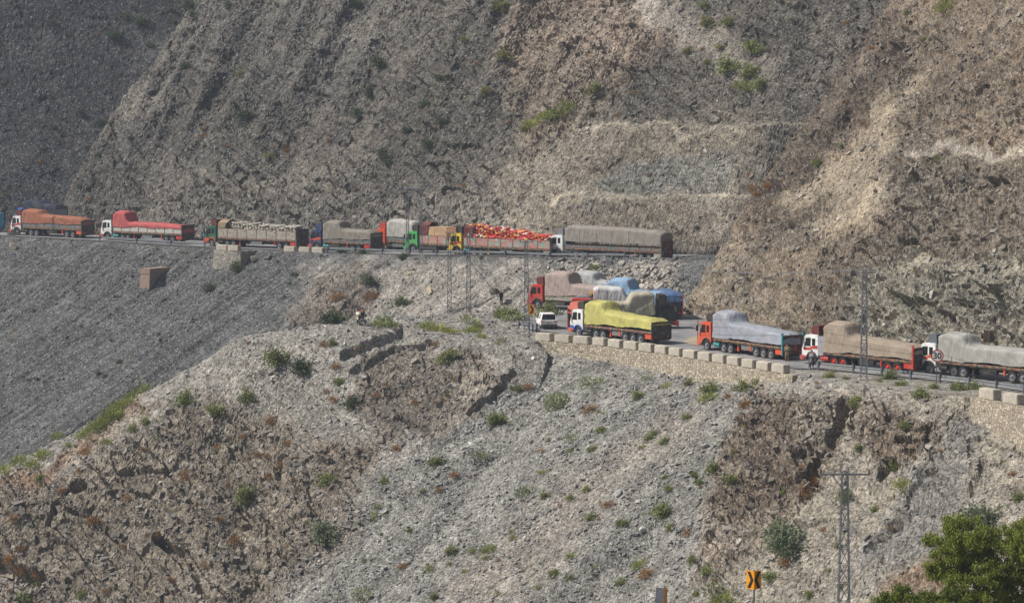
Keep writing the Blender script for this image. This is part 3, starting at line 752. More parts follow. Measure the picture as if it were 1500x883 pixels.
def tarp_mat(name, c, dirt=.16):
    if name in MATS: return MATS[name]
    g_ = sum(c) / 3; c = tuple((g_ + (v - g_) * .9) * .8 for v in c)
    m = mat(name, c, .85, 0, var=.07, scale=.8, dirt=dirt, spec=.15)
    nt = m.node_tree; b = nt.nodes['Principled BSDF']; N = nt.nodes.new; Lk = nt.links.new
    tc = N('ShaderNodeTexCoord'); mp = N('ShaderNodeMapping'); mp.inputs['Scale'].default_value = (2.2, 2.2, .7); mp.inputs['Rotation'].default_value = (0, .35, 0); Lk(tc.outputs['Object'], mp.inputs[0])
    n = N('ShaderNodeTexNoise'); n.inputs['Scale'].default_value = .8; n.inputs['Detail'].default_value = 2.5; n.inputs['Distortion'].default_value = 1.5; Lk(mp.outputs[0], n.inputs['Vector'])
    bp = N('ShaderNodeBump'); bp.inputs['Strength'].default_value = .55; bp.inputs['Distance'].default_value = .2; Lk(n.outputs['Fac'], bp.inputs['Height']); Lk(bp.outputs[0], b.inputs['Normal'])
    return m
def wheel_meshes():
    t = MB(); n = 20; prof = [(-.15, .33), (-.15, .47), (-.11, .52), (.11, .52), (.15, .47), (.15, .33)]
    vs = [(r * math.cos(2 * math.pi * i / n), y, r * math.sin(2 * math.pi * i / n)) for i in range(n) for y, r in prof]; k = len(prof)
    fs = [(i * k + j, ((i + 1) % n) * k + j, ((i + 1) % n) * k + j + 1, i * k + j + 1) for i in range(n) for j in range(k - 1)]
    t.add(vs, fs); return t.mesh('wheel', RUBBER)
WHEEL = wheel_meshes()
RIMS = {}
def rim_mesh(key):
    if key not in RIMS:
        m = MB(); n = 16; prof = [(.13, .34), (.08, .3), (.06, .2), (.10, .17), (.17, .12), (.19, .0)]
        vs = [(r * math.cos(2 * math.pi * i / n), y, r * math.sin(2 * math.pi * i / n)) for i in range(n) for y, r in prof]; k = len(prof)
        fs = [(((i + 1) % n) * k + j, i * k + j, i * k + j + 1, ((i + 1) % n) * k + j + 1) for i in range(n) for j in range(k - 1)]
        m.add(vs, fs); RIMS[key] = m.mesh('rim', PAINT.get(key, STEELW))
    return RIMS[key]
def add_wheel(root, x, side, key, y=1.08):
    o = link('wheel', WHEEL, None, root); o.location = (x, side * y, .52); o.rotation_euler = (0, 0, 0 if side > 0 else math.pi)
    r = link('rim', rim_mesh(key), None, o); return o
def tarp_loft(mb, xs, hs, tops, bots, w, seed, ridge=.1, wr=.045):
    """draped sheet: cross-sections along the load; hs = height, tops = half-width of the crown"""
    q = np.random.RandomState(seed); K = 33; vs = []
    for i, x in enumerate(xs):
        h, tw, zb = hs[i], tops[i], bots[i]
        ctl = [(-w - .03, zb), (-w - .02, zb + (h - zb) * .45), (-w + .0, h - .16), (-(w * .4 + tw * .6), h - .03), (-tw * .5, h + ridge * .6), (0, h + ridge), (tw * .5, h + ridge * .6), (w * .4 + tw * .6, h - .03), (w - .0, h - .16), (w + .02, zb + (h - zb) * .45), (w + .03, zb)]
        cl = np.concatenate([[0], np.cumsum([math.dist(a, b) for a, b in zip(ctl[:-1], ctl[1:])])]); u = np.linspace(0, cl[-1], K)
        yy = np.interp(u, cl, [c[0] for c in ctl]); zz = np.interp(u, cl, [c[1] for c in ctl])
        vs += [(x, yy[j], zz[j]) for j in range(K)]
    A = np.array(vs).reshape(len(xs), K, 3)
    n1 = perlin(A[..., 0] * 1.3 + seed, A[..., 1] * 1.1, A[..., 2] * .7); n2 = perlin(A[..., 0] * 3.6 + A[..., 2] * 1.6, A[..., 1] * 2, A[..., 2] * .8 + seed)
    side = np.abs(A[..., 1]) / w
    A[..., 1] += np.sign(A[..., 1]) * (n1 * wr * 1.2 + n2 * wr * .9) * (side > .9)
    A[..., 2] += (n1 * wr * 1.6 + n2 * wr * .6) * (side < .97)
    n3 = .5 - np.abs(perlin(A[..., 0] * 1.1 - A[..., 2] * 1.3 + seed * 3, A[..., 1] * .5, A[..., 2] * .4)) * 2.4
    A[..., 1] += np.sign(A[..., 1]) * n3 * .07 * (side > .9); A[..., 2] += n3 * .05 * (side < .97)
    A[:, 0, 2] += .12 * n1[:, 0]; A[:, -1, 2] += .12 * n1[:, -1]
    n = len(xs); f = [(i * K + j, i * K + j + 1, (i + 1) * K + j + 1, (i + 1) * K + j) for i in range(n - 1) for j in range(K - 1)]
    base = len(vs); f += [tuple(range(K - 1, -1, -1)), tuple((n - 1) * K + j for j in range(K))]
    mb.add([tuple(v) for v in A.reshape(-1, 3)], f); return mb
def side_pts(front, head):
    h = Vector((head[0], head[1], 0)).normalized(); return h
CABS = {}
def truck(label, front, head, cab='white', stripe=None, box='dark', bumper='red', pole=None, lower=None, tarp=None, tname='grey', length=14.2, axles=2, rim='grey', boards=0.0, bmat='pale', nb=7,
          mound=(.95, 2.6), th=(3.0, 2.75), tail='dark', tailh=2.5, flap=.9, fairing=None, grp='loaded trucks queued on the mountain road', rigid=False, drape=None, arch=None, rail='rail', z=None, seed=1, w=1.24, rpole=None, tbot=None):
    """articulated flatbed lorry; x runs forward from the bumper, y to its left"""
    h = Vector((head[0], head[1], 0)).normalized()
    root = empty('cargo_truck', front, math.atan2(h.y, h.x)); tag(root, label, 'truck', grp)
    P = PAINT[cab]
    # cab with wheel arch cut into its side profile
    arc = [(-1.3 + .66 * math.cos(a), .55 + .66 * math.sin(a)) for a in np.linspace(math.radians(8), math.radians(172), 9)]
    prof = [(-.05, .62), (0, .8), (-.0, 1.5), (-.08, 1.62), (-.38, 2.66), (-.55, 2.82), (-1.85, 2.9), (-2.02, 2.8), (-2.05, .95), (-1.96, .62)] + arc[::-1]
    c = MB().prism(prof, -1.18, 1.18).build('cab', P, root)
    MB().hexa([(-.052, -1.05, 1.66), (-.052, 1.05, 1.66), (-.335, 1.02, 2.6), (-.335, -1.02, 2.6), (-.09, -1.05, 1.66), (-.09, 1.05, 1.66), (-.39, 1.02, 2.6), (-.39, -1.02, 2.6)]).build('windshield', GLASS, c)
    for s in (-1, 1):
        y0, y1 = s * 1.17, s * 1.195
        ya, yb = min(y0, y1), max(y0, y1)
        MB().prism([(-.34, 1.72), (-.5, 2.5), (-1.12, 2.55), (-1.12, 1.72)], ya, yb).build('side_window', GLASS, c)
        MB().prism([(-1.3, 1.8), (-1.3, 2.5), (-1.72, 2.5), (-1.72, 1.8)], ya, yb).build('quarter_window', GLASS, c)
        MB().prism([(-.16, 1.6), (-.2, 1.35), (-1.15, 1.35), (-1.15, 1.62)], ya - (0 if s > 0 else .002), yb + (.002 if s > 0 else 0)).build('door_panel', PAINT[stripe] if stripe else P, c)
        if stripe: MB().prism([(-.95, 1.5), (-1.15, 1.72), (-2.0, 1.86), (-2.0, 1.52)], ya - (0 if s > 0 else .004), yb + (.004 if s > 0 else 0)).build('stripe', PAINT[stripe], c)
        m = MB(); m.bar((-.3, s * 1.2, 2.45), (-.12, s * 1.48, 2.42), .04); m.box(-.2, -.08, s * 1.5 - .12, s * 1.5 + .12, 1.85, 2.4); m.build('mirror', CHAS, c)
        MB().box(-.02, .03, s * .85 - .2, s * .85 + .2, .92, 1.12).build('headlight', STEELW, c)
        m = MB(); pr = [(-1.3 + r * math.cos(a), .55 + r * math.sin(a)) for r, a in [(.72, t) for t in np.linspace(math.radians(5), math.radians(175), 9)] + [(.6, t) for t in np.linspace(math.radians(175), math.radians(5), 9)]]
        m.prism(pr, min(s * .95, s * 1.26), max(s * .95, s * 1.26)).build('wheel_arch', PAINT[lower] if lower else CHAS, c)
        m = MB(); m.box(-.55, -.2, min(s * 1.0, s * 1.24), max(s * 1.0, s * 1.24), .45, .62); m.build('step', CHAS, c)
    MB().box(-.01, .035, -.75, .75, 1.02, 1.45).build('grille', CHAS, c)
    MB().prism([(.02, .38), (.22, .42), (.22, .82), (.02, .86), (-.5, .8), (-.5, .45)], -1.24, 1.24).build('bumper', PAINT[bumper], root)
    if lower: MB().box(-.6, .012, -1.205, 1.205, .7, 1.15).build('lower_panel', PAINT[lower], c)
    if box:                                  # painted crown box over the cab roof
        m = MB(); m.prism([(-1.25, 2.86), (-1.05, 3.1), (-1.05, 3.55), (-1.3, 3.72), (-2.0, 3.72), (-2.05, 2.86)], -1.02, 1.02); m.build('roof_box', PAINT[box], c)
    if fairing: MB().box(-2.75, -2.07, -1.19, 1.19, .95, 2.75).build('sleeper_panel', PAINT[fairing], root)
    if pole:
        for s in (-1, 1): MB().tube((.14, s * 1.2, .8), (.14, s * 1.2, 2.9), .045, n=6).build('marker_pole', PAINT[pole], root)
    # chassis
    L = length; tf = -2.45 if not fairing else -2.85
    m = MB()
    for s in (-1, 1): m.box(-L + .15, -.4, s * .42 - .06, s * .42 + .06, .72, .98)
    for x in (-2.6, -4.6, -7, -9, -L + .5):
        if x > -L: m.box(x - .08, x + .08, -.42, .42, .75, .95)
    m.build('chassis', CHAS, root)
    tr = L + tf
    drive = [-4.1, -5.2] if not rigid else [-L + 3.2, -L + 2.1]
    for s in (-1, 1): add_wheel(root, -1.3, s, rim, 1.06)
    tx = [] if rigid else [-L + 1.9 + 1.18 * k for k in range(axles)]
    for x in drive + tx:
        for s in (-1, 1): add_wheel(root, x, s, rim, 1.04)
        MB().tube((x, -.95, .52), (x, .95, .52), .09, n=6).build('axle', CHAS, root)
    for s in (-1, 1):
        MB().tube((-2.35, s * .85, .68), (-3.3, s * .85, .68), .28, n=12).build('fuel_tank', PAINT['teal'] if seed % 3 == 0 else (PAINT['red'] if rim == 'red' else CHAS), root)
        x0 = (drive[0] + (min(tx) if tx else -L)) / 2 if not rigid else -4.2
        o = MB().box(x0 - 1.0, x0 + .9, min(s * .75, s * 1.15), max(s * .75, s * 1.15), .52, 1.1).build('tool_box', ART['slate'] if seed % 2 else PAINT['dark'], root)
        if not rigid:
            MB().box(-6.35, -6.15, s * .9 - .08, s * .9 + .08, .3, 1.2).build('landing_leg', PAINT[bumper] if seed % 2 else CHAS, root)
        xe = (max(tx) + .75) if tx else (drive[0] + .75)
        o = MB().box(-L + .1, -L + 1.1, min(s * 1.0, s * 1.2), max(s * 1.0, s * 1.2), .55, 1.2).build('skirt_panel', PAINT[bumper] if bumper in ('orange', 'red') else ART['pale'], root)
        MB().box(xe - .02, xe + .16, min(s * 1.02, s * 1.2), max(s * 1.02, s * 1.2), .5, 1.2).build('skirt_post', PAINT[bumper] if bumper in ('orange', 'red') else PAINT['wood'], root)
    # odds and ends: mud flaps, exhaust, spare wheel, chain fringe under the bumper
    for s in (-1, 1):
        xe2 = (min(tx) if tx else min(drive)) - .62
        if xe2 > -L + .05: MB().box(xe2 - .02, xe2 + .02, s * 1.04 - .22, s * 1.04 + .22, .22, .95).build('mud_flap', RUBBER, root)
        MB().box(min(drive) - .1 - .55, max(drive) + .6, s * 1.04 - .24, s * 1.04 + .24, 1.06 if rigid else 1.05, 1.1 if rigid else 1.09).build('mudguard', CHAS, root)
    MB().tube((-2.2, -.95, .9), (-2.2, -.95, 3.0), .07, n=8).build('exhaust_stack', STEELD, root)
    sw = link('spare_wheel', WHEEL, None, root); sw.location = (x0 - 1.55, .0, .78); sw.rotation_euler = (math.pi / 2, 0, 0)
    m = MB()
    for yy in np.linspace(-1.1, 1.1, 12): m.bar((.2, yy, .42), (.2, yy, .2), .025)
    ch_ = m.build('chain_fringe', STEELD, root); ch_['kind'] = 'stuff'
    # bed
    MB().box(-L, tf, -1.2, 1.2, 1.0, 1.28).build('trailer_bed', CHAS, root)
    for s in (-1, 1): MB().box(-L, tf, min(s * 1.202, s * 1.25), max(s * 1.202, s * 1.25), 1.12, 1.34).build('side_rail', ART[rail], root)
    if boards:
        bl = tr / nb
        for s in (-1, 1):
            for k in range(nb):
                xa = tf - k * bl - .06; xb = tf - (k + 1) * bl + .06
                MB().box(xb, xa, min(s * 1.19, s * 1.235), max(s * 1.19, s * 1.235), 1.36, 1.36 + boards - .08).build('side_board', ART[bmat], root)
            for k in range(nb + 1):
                xa = tf - k * bl
                MB().box(max(xa - .05, -L), min(xa + .05, tf), min(s * 1.18, s * 1.265), max(s * 1.18, s * 1.265), 1.34, 1.36 + boards).build('stake', ART[rail], root)
            MB().box(-L, tf, min(s * 1.18, s * 1.25), max(s * 1.18, s * 1.25), 1.36 + boards - .07, 1.36 + boards).build('top_rail', ART[rail], root)
    # tailboard: tall painted panel in a frame
    t = MB().box(-L - .09, -L + .001, -1.22, 1.22, .55, tailh).build('tailboard', ART[tail] if tail in ART else PAINT[tail], root)
    for s in (-1, 1):
        MB().box(-L - .16, -L + .02, s * 1.27 - .06, s * 1.27 + .06, .5, tailh + (.25 if rpole else .02)).build('corner_post', PAINT[rpole] if rpole else CHAS, root)
        MB().box(-L - .14, -L - .09, s * .9 - .16, s * .9 + .16, .68, .86).build('tail_light', PAINT['red'], t)
    if tail in ART and tail != 'pale':
        k = 0
        cs = ['maroon', 'dgreen', 'maroon', 'navy', 'slate', 'dark'] if tail == 'dark' else ['maroon', 'teal', 'red', 'navy', 'pinkish', 'dark']
        for zz in np.arange(.98, tailh - .3 - (flap if tarp else 0), .42):
            for yy in (-.9, -.3, .3, .9):
                MB().add([(-L - .105, yy - .27, zz + .17), (-L - .105, yy, zz - .01), (-L - .105, yy + .27, zz + .17), (-L - .105, yy, zz + .35), (-L - .088, yy - .27, zz + .17), (-L - .088, yy, zz - .01), (-L - .088, yy + .27, zz + .17), (-L - .088, yy, zz + .35)],
                         [(0, 1, 2, 3), (0, 4, 5, 1), (1, 5, 6, 2), (2, 6, 7, 3), (3, 7, 4, 0)]).build('painted_motif', PAINT[cs[(k * 5 + seed) % 6]], t); k += 1
    MB().box(-L - .12, -L - .02, -1.2, 1.2, .38, .55).build('rear_bumper', CHAS, root)
    # headboard rising behind the cab
    hh = th[0] + (mound[0] if mound else .2)
    MB().box(tf - .1, tf, -1.15, 1.15, 1.3, hh - .35).build('headboard', PAINT[arch or box or 'dark'], root)
    if arch:                                  # curved crown board with side cheeks
        aa = [(y, hh - .35 + .5 * math.cos(y / 1.15 * 1.45)) for y in np.linspace(-1.15, 1.15, 11)]
        vs = [(tf - .1, y, zz) for y, zz in aa] + [(tf - 1.6, y, zz) for y, zz in aa]; n = len(aa)
        vs2 = [(x, y, z_ - .05) for x, y, z_ in vs]
        f = [(i, i + 1, n + i + 1, n + i) for i in range(n - 1)]
        m = MB(); m.add(vs + vs2, f + [tuple(2 * n + j for j in reversed(q)) for q in f] + [(i, 2 * n + i, 2 * n + i + 1, i + 1) for i in range(n - 1)] + [(n + i + 1, 3 * n + i + 1, 3 * n + i, n + i) for i in range(n - 1)])
        m.build('crown_board', PAINT[arch], root)
        for s in (-1, 1): MB().prism([(tf - .1, 1.4 + boards), (tf - .1, hh - .3), (tf - 1.5, hh - .35), (tf - 1.3, 1.4 + boards)], s * 1.16 - .03, s * 1.16 + .03).build('cheek_board', PAINT[arch], root)
    if tarp is not None:
        M = tarp_mat('tarp_' + tname, tarp)
        x0, x1 = tf - .02, -L - .06
        xs = list(np.linspace(x0, x1, 58))
        zb0 = (1.3 + boards * .75) if drape is None else drape
        hs, tops, bots = [], [], []
        for x in xs:
            u = x0 - x; f = u / (x0 - x1)
            hb = th[0] + (th[1] - th[0]) * f + .035 * math.sin(f * 9 + seed)
            if mound:
                mh, ml = mound; e = 1 / (1 + math.exp((u - ml) * 8.5)); fr = min(1, .72 + u * .55)
                hb = hb + mh * e * fr; tw = 1.0 - .28 * e
            else:
                e = 0; tw = 1.02; hb -= .35 * max(0, 1 - u / .5)
            if f > .93: hb -= (f - .93) * 4.2
            hs.append(hb); tops.append(tw); bots.append(zb0 + .05 * math.sin(u * 1.1 + seed) - (.1 * e))
        if tbot: bots = [b_ + tbot * math.exp(-((x0 - x - 5) / 4) ** 2) for b_, x in zip(bots, xs)]
        mb = tarp_loft(MB(), xs, hs, tops, bots, w + .04, seed)
        if flap:                              # end of the sheet hanging over the tailboard
            n = 13; hz = hs[-1]; vs = []
            for i in range(n):
                y = -w + 2 * w * i / (n - 1); s_ = .06 * math.sin(i * 2.1 + seed)
                vs += [(x1 - .02, y, hz - .12 - .25 * abs(y / w) ** 3), (x1 - .1 + s_ * .3, y * 1.01, hz - flap * .5), (x1 - .13 - s_ * .4, y * 1.02, hz - flap + s_)]
            mb.add(vs, [(3 * i + j, 3 * i + j + 1, 3 * i + j + 4, 3 * i + j + 3) for i in range(n - 1) for j in (0, 1)])
        o = mb.build('tarpaulin', M, root, smooth=True)
        # lashing ropes
        m = MB()
        for k in range(2, 12, 2):
            i = int(k / 12 * (len(xs) - 1)); pts = [Vector(mb.v[i * 33 + j]) * 1.0 + Vector((0, (.02 if mb.v[i * 33 + j][1] > 0 else -.02), .02)) for j in range(0, 33, 2)]
            for a, b in zip(pts[:-1], pts[1:]): m.bar(a, b, .02)
        if seed in (21, 22): m.build('lashing_rope', PAINT['wood'], root)
    return root
def load_at(root): return Matrix.Translation(root.location) @ Matrix.Rotation(root.rotation_euler.z, 4, 'Z')
def sacks(root, x0, x1, z0, h0, h1, cols, label, seed, cat='sacks'):
    q = random.Random(seed); M = load_at(root); mbs = [MB() for _ in cols]
    x = x0; 
    while x > x1:
        f = (x0 - x) / (x0 - x1); H_ = h0 + (h1 - h0) * f + .1 * math.sin(f * 23)
        zz = z0
        while zz < z0 + H_:
            inset = .25 * (zz - z0) / max(H_, .1)
            for yy in np.arange(-1.08 + inset, 1.1 - inset, .48):
                mb = mbs[min(len(cols) - 1, int(len(cols) * q.random() ** (2.6 if len(cols) > 1 else 1)))]
                mb.ico((x + q.uniform(-.1, .1), yy + q.uniform(-.05, .05), zz + .14 + q.uniform(-.08, .1)), q.uniform(.24, .38), q.uniform(.22, .36), q.uniform(.14, .22), q.randint(0, 999), .22)
            zz += .2
        x -= .5 + q.uniform(-.1, .1)
    for mb, c in zip(mbs, cols):
        if not mb.v: continue
        mb.v = [tuple(M @ Vector(v)) for v in mb.v]
        o = mb.build('sack_load', c[1]); tag(o, label % c[0], cat, kind='stuff')
S_ = tarp_mat
# ---- three lorries on the near stretch, noses to the hairpin
def low_front(px, py, head, z=ZLOW):
    """bumper position from the pixel where the near front wheel touches the road"""
    p = at_d(px, py, dz(py, z)); h = Vector((head[0], head[1], 0)).normalized(); l = Vector((-h.y, h.x, 0))
    p = p + h * 1.3 - l * 1.2; p.z = z + .03; return p
HA = (-.54, .84)
truck('orange cab truck under a blue-grey tarpaulin, painted tailboard', low_front(1034.5, 513, HA), HA, 'orange', None, 'dark', 'orange', 'red', None, rgb(168, 172, 182), 'bluegrey', 13.6, 3, 'grey', mound=(1.05, 2.6), th=(3.05, 2.62), tail='red', tailh=2.45, flap=.75, drape=1.5, seed=3, rpole='teal')
HB = (-.66, .75)
truck('white cab truck with red stripes under a tan tarpaulin, red hubs', low_front(1189, 534, HB), HB, 'white', 'red', 'maroon', 'red', None, None, rgb(176, 158, 138), 'tan', 13.9, 2, 'red', mound=(1.2, 2.8), th=(3.05, 2.68), tail='dark', tailh=2.5, flap=.5, fairing='silver', drape=1.45, seed=4, rpole='red')
HC = (-.68, .73)
truck('white cab truck with orange band under a grey tarpaulin behind the speed sign', low_front(1360.5, 548, HC, ZLOW + .1), HC, 'white', 'orange', 'slate', 'orange', None, None, rgb(178, 176, 168), 'palegrey', 13.8, 2, 'grey', mound=(.9, 2.9), th=(3.0, 2.8), tail='red', tailh=2.5, flap=.5, drape=1.5, seed=8)
# ---- lorries bunched in the hairpin
HY = (-.63, .775)
truck('white and blue cab truck under a bright yellow tarpaulin, dark tailboard', low_front(846.5, 493, HY), HY, 'white', None, 'dark', 'orange', None, 'blue', rgb(208, 201, 108), 'yellow', 13.0, 3, 'grey', mound=(.95, 2.8), th=(2.95, 2.5), tail='dark', tailh=2.3, flap=.25, drape=1.55, seed=5)
def ptz(px, d): p = at_d(px, dzrow(d), d); return p
def dzrow(d): return 90 + 0 * d + (ZC - ZLOW) / d * FPX * 1.0
def base(px, d): return Vector(((px - CX) / FPX * d, d, ZLOW + .03))
truck('truck with sagging orange tarpaulin and dark tailboard beside the white car', base(855, 314), (.06, .99), 'red', None, None, 'red', None, None, rgb(222, 108, 84), 'coral', 11.0, 2, 'grey', mound=None, th=(2.6, 2.75), tail='dark', tailh=2.35, flap=.55, drape=1.7, rigid=True, seed=6, rpole='orange')
truck('truck heaped with a crumpled white tarpaulin behind the yellow one', base(838, 315.5), (-1, .08), 'grey', None, None, 'grey', None, None, rgb(226, 224, 220), 'white', 9.0, 2, 'grey', mound=(1.0, 3.4), th=(3.0, 2.7), tail='dark', tailh=2.4, flap=.4, drape=1.6, rigid=True, seed=7)
truck('dark-sided truck under a khaki tarpaulin facing the rock nose', base(990, 308), (.985, .10), 'dark', None, 'dark', 'red', None, None, rgb(190, 182, 158), 'khaki', 10.4, 2, 'grey', mound=(1.05, 2.6), th=(2.95, 2.75), tail='dark', tailh=2.4, flap=.4, drape=1.6, rigid=True, seed=9)
truck('red cab truck under a dusty pink tarpaulin, low slatted side rail', base(783, 334), (-.8, .6), 'red', None, 'maroon', 'red', None, None, rgb(184, 164, 154), 'pink', 10.2, 2, 'grey', boards=.3, bmat='pale', nb=6, mound=(1.35, 3.4), th=(3.05, 2.9), tail='dark', tailh=2.4, flap=.5, drape=1.75, rigid=True, seed=10, rail='pale')
truck('ochre cab truck under a pale blue tarpaulin with a rounded hood', base(868, 324), (-.86, .5), 'ochre', None, None, 'ochre', None, None, rgb(150, 184, 216), 'skyblue', 9.6, 2, 'grey', mound=(1.25, 2.9), th=(3.1, 2.95), tail='dark', tailh=2.4, flap=.5, drape=1.6, rigid=True, seed=11)
truck('grey tarpaulin truck half hidden behind the dusty pink one', base(822, 338.5), (-.8, .6), 'grey', None, None, 'grey', None, None, rgb(188, 188, 186), 'dimgrey', 9.0, 2, 'grey', mound=(.9, 3.2), th=(3.2, 3.0), tail='dark', tailh=2.4, flap=.5, drape=1.6, rigid=True, seed=12)
truck('blue tarpaulin truck seen from behind at the foot of the rock nose', base(965, 326), (-.12, .99), 'navy', None, None, 'red', None, None, rgb(86, 116, 160), 'denim', 8.6, 2, 'grey', mound=None, th=(3.0, 3.0), tail='dark', tailh=2.6, flap=.7, drape=1.6, rigid=True, seed=13, rpole='orange')
# ---- the queue on the upper road
HU = (-.82, .57)
def up_front(px, s): p, t = up_at(px, s); return Vector((p.x, p.y, p.z + .03))
t1 = truck('white cab truck under a long rust-orange tarpaulin, slate side boards', up_front(24, 4.2), HU, 'white', 'red', 'maroon', 'orange', 'orange', None, rgb(176, 108, 80), 'rust', 14.4, 2, 'grey', boards=.75, bmat='slate', nb=8, mound=(.6, 3.2), th=(3.25, 2.85), tail='dark', tailh=2.5, flap=.6, drape=1.95, seed=14)
t2 = truck('white cab truck with a red tarpaulin over a white side sheet', up_front(156, 4.2), HU, 'white', None, 'dark', 'red', 'orange', None, rgb(206, 92, 92), 'crimson', 15.6, 2, 'grey', boards=.9, bmat='sheet', nb=8, mound=(1.45, 2.5), th=(2.75, 2.5), tail='dark', tailh=2.6, flap=.7, drape=2.05, seed=15)
t3 = truck('green cab truck stacked with white sacks behind painted side boards', up_front(308, 4.2), HU, 'green', None, 'maroon', 'red', 'turq', 'orange', None, 'x', 16.6, 2, 'grey', boards=1.25, bmat='pale', nb=8, mound=(.55, 2.2), th=(3.1, 3.0), tail='dark', tailh=2.85, arch='wood', seed=17)
t4 = truck('navy cab truck under a stone-grey tarpaulin with a rounded hood', up_front(461, 4.2), HU, 'navy', 'orange', 'navy', 'red', None, None, rgb(150, 142, 130), 'stone', 10.6, 2, 'grey', boards=.4, bmat='slate', nb=6, mound=(1.0, 2.9), th=(3.1, 2.9), tail='dark', tailh=2.6, flap=.5, drape=1.75, rigid=True, seed=18)
t5 = truck('orange cab truck bulging under a pale grey tarpaulin', up_front(554, 9.0), HU, 'orange', None, 'red', 'orange', None, None, rgb(196, 192, 184), 'ash', 10.8, 2, 'grey', boards=.5, bmat='slate', nb=6, mound=(1.1, 4.6), th=(3.1, 2.8), tail='dark', tailh=2.6, flap=.5, drape=2.0, rigid=True, seed=19)
t6 = truck('lime green cab truck carrying cardboard cartons', up_front(601, 6.2), HU, 'lime', None, 'dark', 'lime', None, None, None, 'x', 11.4, 2, 'grey', boards=1.05, bmat='pink', nb=6, mound=(.75, 2.2), th=(3.3, 3.0), tail='red', tailh=2.7, arch='maroon', rigid=True, seed=20)
t7 = truck('yellow cab truck heaped with red and yellow sacks', up_front(665, 3.4), HU, 'yellow', 'red', 'dark', 'yellow', None, None, None, 'x', 16.2, 2, 'grey', boards=1.05, bmat='pink', nb=7, mound=(1.1, 2.2), th=(2.9, 2.6), tail='dark', tailh=2.7, arch='maroon', seed=21)
t8 = truck('white cab truck with a tall square grey tarpaulin load at the rock nose', up_front(812, 4.0), HU, 'white', None, 'grey', 'white', None, None, rgb(160, 152, 142), 'smoke', 17.0, 2, 'grey', boards=.35, bmat='slate', nb=9, mound=None, th=(4.15, 3.85), tail='red', tailh=2.6, flap=.7, fairing=None, drape=2.15, seed=22)
truck('truck with a turquoise body at the far end of the queue', up_front(-95, 7.6), HU, 'turq', None, 'dark', 'red', None, None, rgb(120, 184, 204), 'turquoise', 13.5, 2, 'grey', boards=.9, bmat='slate', nb=6, mound=(.8, 2.5), th=(3.3, 3.0), tail='turq', tailh=2.9, flap=.5, drape=2.0, seed=23)
truck('dark truck with a navy tarpaulin hidden beyond the rust tarpaulin truck', up_front(26, 9.8), HU, 'slate', None, 'blue', 'grey', None, None, rgb(44, 54, 76), 'ink', 9.0, 2, 'grey', boards=.8, bmat='slate', nb=6, mound=(.3, 3.5), th=(4.6, 4.3), tail='silver', tailh=4.0, flap=.3, drape=2.0, rigid=True, seed=24)
# loads
FAB = dict(w=mat('sack_white', rgb(178, 172, 160), .9), r=mat('sack_red', rgb(204, 74, 64), .8), y=mat('sack_yellow', rgb(220, 176, 86), .8), l=mat('sack_pale', rgb(224, 214, 204), .8))
sacks(t3, -4.9, -16.2, 1.4, 1.85, 1.6, [('white', FAB['w'])], '%s woven sacks stacked on the truck with the green cab', 3)
sacks(t7, -3.2, -15.8, 1.4, 2.5, 1.35, [('red', FAB['r']), ('yellow', FAB['y']), ('pale', FAB['l'])], '%s sacks heaped on the truck with the yellow cab', 4)
CARD = mat('cardboard', rgb(196, 162, 124), .9, var=.08); CARD2 = mat('cardboard_brown', rgb(160, 118, 84), .9, var=.08)
M6 = load_at(t6)
for k, (xa, xb, h_, cm, lb) in enumerate([(-2.9, -4.9, 1.05, CARD, 'pale cardboard carton next to the lime cab'), (-4.95, -6.9, 1.05, CARD, 'pale cardboard carton between two others on the lime cab truck'), (-6.95, -9.0, .95, CARD2, 'brown cardboard carton in the middle of the lime cab truck'), (-9.05, -11.2, .9, CARD2, 'brown cardboard carton at the tailboard of the lime cab truck')]):
    o = link('cardboard_box', None); bpy.data.objects.remove(o)
    mb = MB(); mb.box(xb, xa, -1.1, 1.1, 1.35, 2.5 + h_); mb.box(xb + .9, xb + 1.0, -1.105, 1.105, 1.36, 2.51 + h_)
    mb.v = [tuple(M6 @ Vector(v)) for v in mb.v]; tag(mb.build('cardboard_box', cm), lb, 'carton', 'cartons on the lime cab truck')

